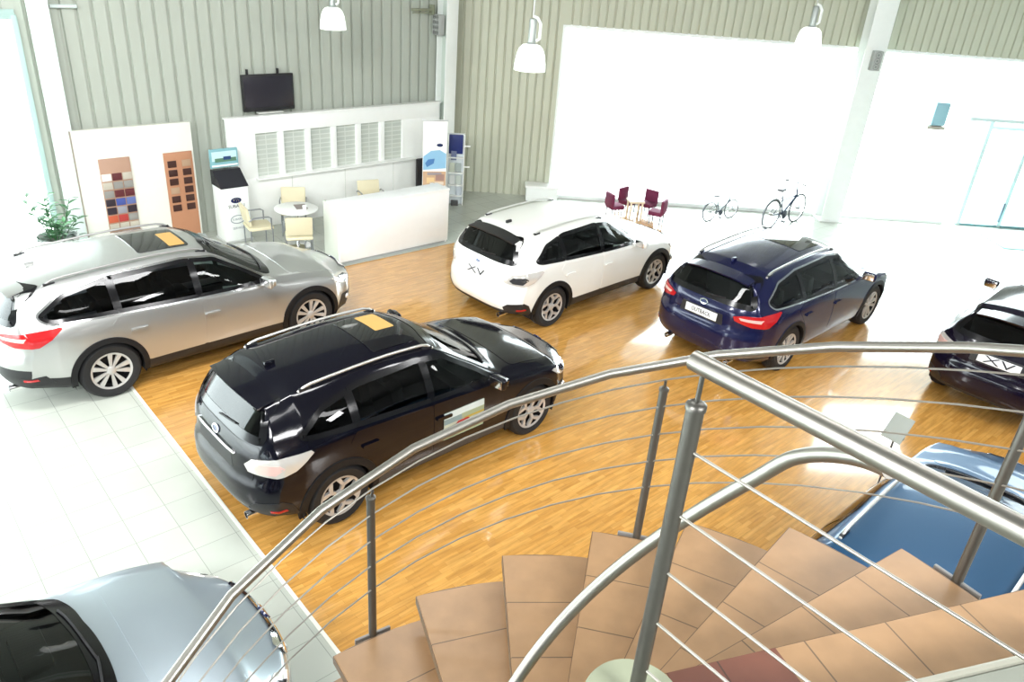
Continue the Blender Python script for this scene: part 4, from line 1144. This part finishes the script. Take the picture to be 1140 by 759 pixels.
bicycle((6.0, 17.36, .0), R(42), 'dark-framed adult bicycle standing before the bright window', 1.0, ('slate', (.03, .05, .10)))
bicycle((4.56, 17.42, .0), R(35), 'smaller low bicycle between maroon chairs and the adult bicycle', .66, ('sage', (.16, .20, .22)))

# ------------------------------------------------------------------ potted plant
pp = Vector((-7.33, 11.38, 0))
t = thing('potted_plant', 'green leafy plant in a pale round pot beside the left pillar', 'plant', pp)
lathe('pot', [(0, 0), (.20, 0), (.26, .30), (.30, .66), (.31, .68), (.31, .71), (.285, .71), (.27, .64), (0, .62)], mat('pale_pot', (.68, .72, .70), .5), t, 32)
lathe('soil', [(0, .66), (.275, .645)], mat('soil', (.04, .045, .03), .9, bump=.5), t, 24)
LEAF = mat('leaf_green', (.045, .16, .055), .4, noise=.45, nscale=9); LEAFL = mat('leaf_light', (.10, .32, .12), .4, noise=.3, nscale=9)
def leaf(bm, base, d, L, w):
    d = Vector(d).normalized(); sd = d.cross(Vector((0, 0, 1)));  sd = sd.normalized() if sd.length > .01 else Vector((1, 0, 0)); up = sd.cross(d)
    rows = []
    for k in range(6):
        q = k/5; c = base+d*L*q-up*(.22*L*q*q); ww = w*math.sin(math.pi*min(1, q*.92+.06))**.8
        rows.append([bm.verts.new(c-sd*ww+up*ww*.25), bm.verts.new(c), bm.verts.new(c+sd*ww+up*ww*.25)])
    for k in range(5):
        for j in range(2): bm.faces.new((rows[k][j], rows[k][j+1], rows[k+1][j+1], rows[k+1][j]))
rng = random.Random(4)
for s_ in range(11):
    az = rng.uniform(0, 6.28); ln = rng.uniform(.0, .26)
    if s_ < 3: az, ln = (2.9, .9, -1.2)[s_], (.30, .16, .05)[s_]
    p0 = Vector((.09*math.cos(az), .09*math.sin(az), .64)); hgt = rng.uniform(.3, .62) if s_ > 1 else .62
    p1 = p0+Vector((ln*math.cos(az)*1.2, ln*math.sin(az)*1.2, hgt))
    tip = [p0.lerp(p1, q)+Vector((0, 0, .05*math.sin(q*3.1))) for q in (0, .35, .7, 1)]
    st_ = tube('stem', tip, [.008, .007, .006, .004], LEAF, t, 6)
    bm = bmesh.new()
    for k in range(11):
        q = .35+.65*k/10; c = tip[0].lerp(tip[-1], q); a = az+k*2.4
        leaf(bm, c, (math.cos(a), math.sin(a), .45), rng.uniform(.13, .21), rng.uniform(.024, .04))
    obj('foliage', bm, LEAFL if s_ % 4 == 2 else LEAF, st_)
# low leaves around the soil
bm = bmesh.new()
for k in range(34):
    a = rng.uniform(0, 6.28); r = rng.uniform(.08, .24); leaf(bm, Vector((r*math.cos(a), r*math.sin(a), .66)), (math.cos(a), math.sin(a), .6), rng.uniform(.12, .2), .035)
obj('foliage', bm, mat('leaf_dark', (.03, .09, .045), .5, noise=.4), t)
# ------------------------------------------------------------------ spiral stair
SX, SY, SR, T0, DT, RS, ZA, RR_, HR, RI, HI = 0.41025, 1.44042, 1.76177, 2.31488, .26594, .184551, 2.02443, 1.75295, .8781, .4972, .8728
def SP(r, th, z): return Vector((SX+r*math.cos(th), SY+r*math.sin(th), z))
def zk(k): return ZA+k*RS
TERRA = brick_mat('terracotta_tile', (.35, .212, .108), (.32, .192, .097), (.13, .085, .05), .335, .9, .0035, .38, offset=0, noise=.10, nsc=(7, 7, 7))
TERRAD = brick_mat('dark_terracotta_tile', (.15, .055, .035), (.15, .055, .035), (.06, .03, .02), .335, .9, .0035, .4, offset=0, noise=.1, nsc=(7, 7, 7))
TR = .19
def edge(k):
    """outer corner and inner tangent point of the leading edge of tread k, plan view"""
    ph = T0-k*DT; P = Vector((SR*math.cos(ph), SR*math.sin(ph)))
    be = math.asin(TR/SR); a = ph-be; d = Vector((math.cos(a), math.sin(a)))
    T = P-d*SR*math.cos(be)
    return P, T, ph, a
st = thing('spiral_staircase', 'terracotta tiled spiral stair rising in the foreground', 'staircase', (SX, SY, 0))
def tread_poly(k, over=.0, k1=None):
    P, T, ph, a = edge(k); k1 = k+1 if k1 is None else k1
    P2, T2, ph2, a2 = edge(k1)
    n = max(4, int((k1-k)*6)); arc = [Vector((SR*math.cos(ph+(ph2-over-ph)*i/n), SR*math.sin(ph+(ph2-over-ph)*i/n))) for i in range(n+1)]
    d2 = Vector((math.cos(a2), math.sin(a2))); nn = Vector((d2.y, -d2.x))
    inn = [T2+nn*over*.5, T]
    return arc+inn, P, a
def solid(name, pts, z, th, m, org, ang, parent, bev=.006):
    bm = bmesh.new(); Mi = (Matrix.Translation((org.x, org.y, 0)) @ Matrix.Rotation(ang, 4, 'Z')).inverted()
    q = [Mi @ Vector((p.x, p.y, 0)) for p in pts]
    add_prism(bm, q, -th, 0)
    bmesh.ops.recalc_face_normals(bm, faces=bm.faces)
    top = [e for e in bm.edges if all(v.co.z > -1e-5 for v in e.verts)]
    bmesh.ops.bevel(bm, geom=top, offset=bev, segments=2, affect='EDGES')
    o = obj(name, bm, m, parent, angle=30); o.location = (org.x, org.y, z); o.rotation_euler = (0, 0, ang)
    return o
for k in range(-10, 8):
    pts, P, a = tread_poly(k, .035, 9.0 if k == 7 else None)
    # local x runs along the leading edge towards the axis
    t_ = solid('tread', pts, zk(k), .055, TERRA, P, a+math.pi, st)
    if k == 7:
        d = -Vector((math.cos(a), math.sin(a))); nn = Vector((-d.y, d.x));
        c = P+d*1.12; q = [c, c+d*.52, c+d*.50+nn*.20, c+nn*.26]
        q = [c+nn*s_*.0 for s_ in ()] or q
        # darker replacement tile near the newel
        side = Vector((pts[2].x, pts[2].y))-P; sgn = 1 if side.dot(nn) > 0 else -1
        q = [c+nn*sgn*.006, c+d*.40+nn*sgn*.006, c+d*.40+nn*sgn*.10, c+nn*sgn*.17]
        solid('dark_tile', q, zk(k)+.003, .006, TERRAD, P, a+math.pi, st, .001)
lathe('central_column', [(0, 3.5), (.135, 3.5), (.14, 3.49), (.14, 0.0), (0, 0)], mat('sage_column', (.30, .33, .23), .5), st, 40)
# landing: same tile, pale steel nosing
PALE = mat('pale_nosing', (.36, .36, .30), .4, .3)
zl = zk(8); LA = Vector((1.3172, 1.5818)); LB = Vector((1.6117, 1.6797)); dl8 = (LB-LA).normalized()
C2 = Vector((SX, SY)); Pl = LA+dl8*.74-C2; Tl = LA-dl8*.66-C2
th0 = math.atan2(Pl.y, Pl.x); out = []
for i in range(25):
    th = th0-(th0+R(150))*i/24; rad = Pl.length if th > -.2 else Pl.length+min(1.2, (-.2-th)*2)
    out.append(Vector((rad*math.cos(th), rad*math.sin(th))))
pts = out+[Vector((-.9, -.6)), Vector((-.12, -.28)), Tl]
solid('landing', pts, zl, .12, mat('grey_green_floor', (.20, .215, .18), .6, noise=.06, nscale=20), Pl, math.atan2(dl8.y, dl8.x)+math.pi, st)
bm = bmesh.new(); add_box(bm, (0, 0, -.03), (1.36, .022, .075), .006)
o = obj('nosing', bm, PALE, st); mid = (Pl+Tl)/2+Vector((-dl8.y, dl8.x))*.012; o.location = (mid.x, mid.y, zl); o.rotation_euler = (0, 0, math.atan2(dl8.y, dl8.x))

# outer railing of the stair
rl = thing('stair_railing', 'outer stainless steel railing following the curved stair', 'railing', (0, 0, 0))
def hel(r, k, h): return SP(r, T0-k*DT, zk(k)+RS*.5+h)
ks = [x-.06 for x in range(-9, 9)]+[8.6]
bm = bmesh.new(); add_tube(bm, [hel(RR_, k, HR) for k in ks], .0225, 14)
obj('handrail', bm, STEEL, rl, angle=60)
for h in (.10, .25, .41, .57, .73):
    tube('cable', [hel(RR_+.012, k, HR-h) for k in np.arange(-9, 8.61, .5)], .0045, CABLE, rl, 6)
for k in (-9, -6, -3, 0, 3, 6):
    kk = k+.5; th = T0-kk*DT
    b = SP(RR_+.025, th, zk(k)-.03); tz = zk(k)+RS*.5+HR+RS*.0
    top = SP(RR_+.025, th, tz-.075)
    bm = bmesh.new(); add_tube(bm, [b, top], .021, 14); add_lathe(bm, [(.0245, 0), (.0245, .012), (.012, .022), (0, .022)], 16, Matrix.Translation(top))
    p = obj('post', bm, STEELD, rl, angle=50)
    tube('pin', [top, SP(RR_, th, tz-.01)], .007, STEELD, p, 8)
    bm = bmesh.new(); add_box(bm, (0, 0, 0), (.016, .20, .05), .006)
    pl_ = obj('base_plate', bm, mat('grey_bracket', (.30, .29, .28), .45, .6), p); pl_.location = SP(SR+.016, th, zk(k)-.018); pl_.rotation_euler = (0, 0, th)
# inner handrail
ir = thing('inner_handrail', 'thick steel handrail curling round the inside of the stair', 'handrail', (0, 0, 0))
RZ = pchip([(5.0, zk(5.5)+HI), (5.5, zk(6)+HI), (6.1, 4.115), (6.9, 4.194), (7.65, 4.246), (8.5, 4.29)])
bm = bmesh.new(); add_tube(bm, [hel(RI, k, HI) for k in np.arange(-9, 5.51, .25)]+[SP(RI, T0-k*DT, float(RZ(k))) for k in np.arange(5.75, 8.45, .15)], .0215, 16); obj('tube', bm, STEEL, ir, angle=60)
for k in (-9, -7, -4): tube('post', [hel(RI, k, -RS*.5), hel(RI, k, HI)], .014, STEELD, ir, 10)
# landing guard
gd = thing('landing_guard', 'straight steel guard rail with cables in front of the landing', 'railing', (0, 0, 0))
N0 = Vector((SX, SY, 0)); gdir = Vector((.8252-SX, .9714-SY, 0)).normalized(); GLEN = 1.75; zr_ = 4.543
a = N0-gdir*.03; b = N0+gdir*GLEN
bm = bmesh.new(); add_tube(bm, [a+Vector((0, 0, zr_)), b+Vector((0, 0, zr_))], .0225, 18); obj('handrail', bm, STEEL, gd, angle=60)
for q in (0, GLEN-.05):
    p_ = N0+gdir*q; z0 = 3.49 if q == 0 else zl
    bm = bmesh.new(); add_tube(bm, [p_+Vector((0, 0, z0)), p_+Vector((0, 0, 4.445))], .0205, 18); add_lathe(bm, [(.0235, 0), (.0235, .012), (.014, .02), (0, .02)], 20, Matrix.Translation(p_+Vector((0, 0, 4.435))))
    po = obj('post', bm, STEELD, gd, angle=50); tube('pin', [p_+Vector((0, 0, 4.45)), p_+Vector((0, 0, 4.53))], .006, STEELD, po, 8)
for z in (4.33, 4.151, 3.974, 3.806, 3.632): tube('cable', [N0+Vector((0, 0, z)), N0+gdir*(GLEN-.05)+Vector((0, 0, z))], .004, CABLE, gd, 8)

# ------------------------------------------------------------------ price card stand by the blue car
t = thing('price_stand', 'clear card holder on a thin stand beside the blue car', 'sign stand', (4.17, 7.03, 0), R(-52))
lathe('base', [(0, .02), (.13, .018), (.15, 0), (0, 0)], BLACKP, t, 28); tube('pole', [(0, 0, .015), (0, 0, .92)], .011, STEELD, t, 10)
M_ = Matrix.Rotation(R(-38), 3, 'X')
box('card', (0, 0, 1.04), (.22, .012, .30), mat('frosted_card', (.27, .29, .26), .6), t, .004, M_); box('clip', (0, .03, .93), (.16, .05, .035), BLACKP, t, .006)

# ------------------------------------------------------------------ light
w = bpy.data.worlds.new('World'); bpy.context.scene.world = w; w.use_nodes = True
bg = w.node_tree.nodes['Background']; bg.inputs[0].default_value = (.88, .98, 1.0, 1); bg.inputs[1].default_value = 9.0
def area(name, loc, rot, sx_, sy_, e, col=(1, 1, 1)):
    l = bpy.data.lights.new(name, 'AREA'); l.shape = 'RECTANGLE'; l.size = sx_; l.size_y = sy_; l.energy = e; l.color = col
    o = bpy.data.objects.new(name, l); COL.objects.link(o); o.location = loc; o.rotation_euler = rot; return o
for x, y in ((-9, 1.5), (-3.5, -1.5), (3.5, -1.5), (10, 1.5)):
    area('fill_light', (x, y, 6.3), (R(48), 0, R(-4*x*.5)), 3.2, 1.2, 400)  # unseen fill tilted forward, added to brighten the counter and car rears
for x, y in ((-7.5, 6.6), (-1.5, 6.8), (4.5, 6.8), (10.5, 6.6), (-5, 2.6), (1.2, 2.8), (7, 2.6)):
    area('fill_light', (x, y, 6.4), (R(12), 0, 0), 3.0, .6, (40 if x < -6 else 110) if y > 4 else (22 if x < -4 else 42))  # added overhead fill without fixtures, set where the floor does not mirror it
area('fill_light', (-3.5, 6.0, 6.4), (R(58), 0, R(25)), 2.4, 1.0, 260)  # extra unseen fill aimed at the left wall and its white boards
sc_ = bpy.context.scene
sc_.view_settings.view_transform = 'Standard'; sc_.view_settings.exposure = 0.42; sc_.view_settings.look = 'None'
sc_.cycles.max_bounces = 8; sc_.cycles.transparent_max_bounces = 24; sc_.cycles.sample_clamp_indirect = 6
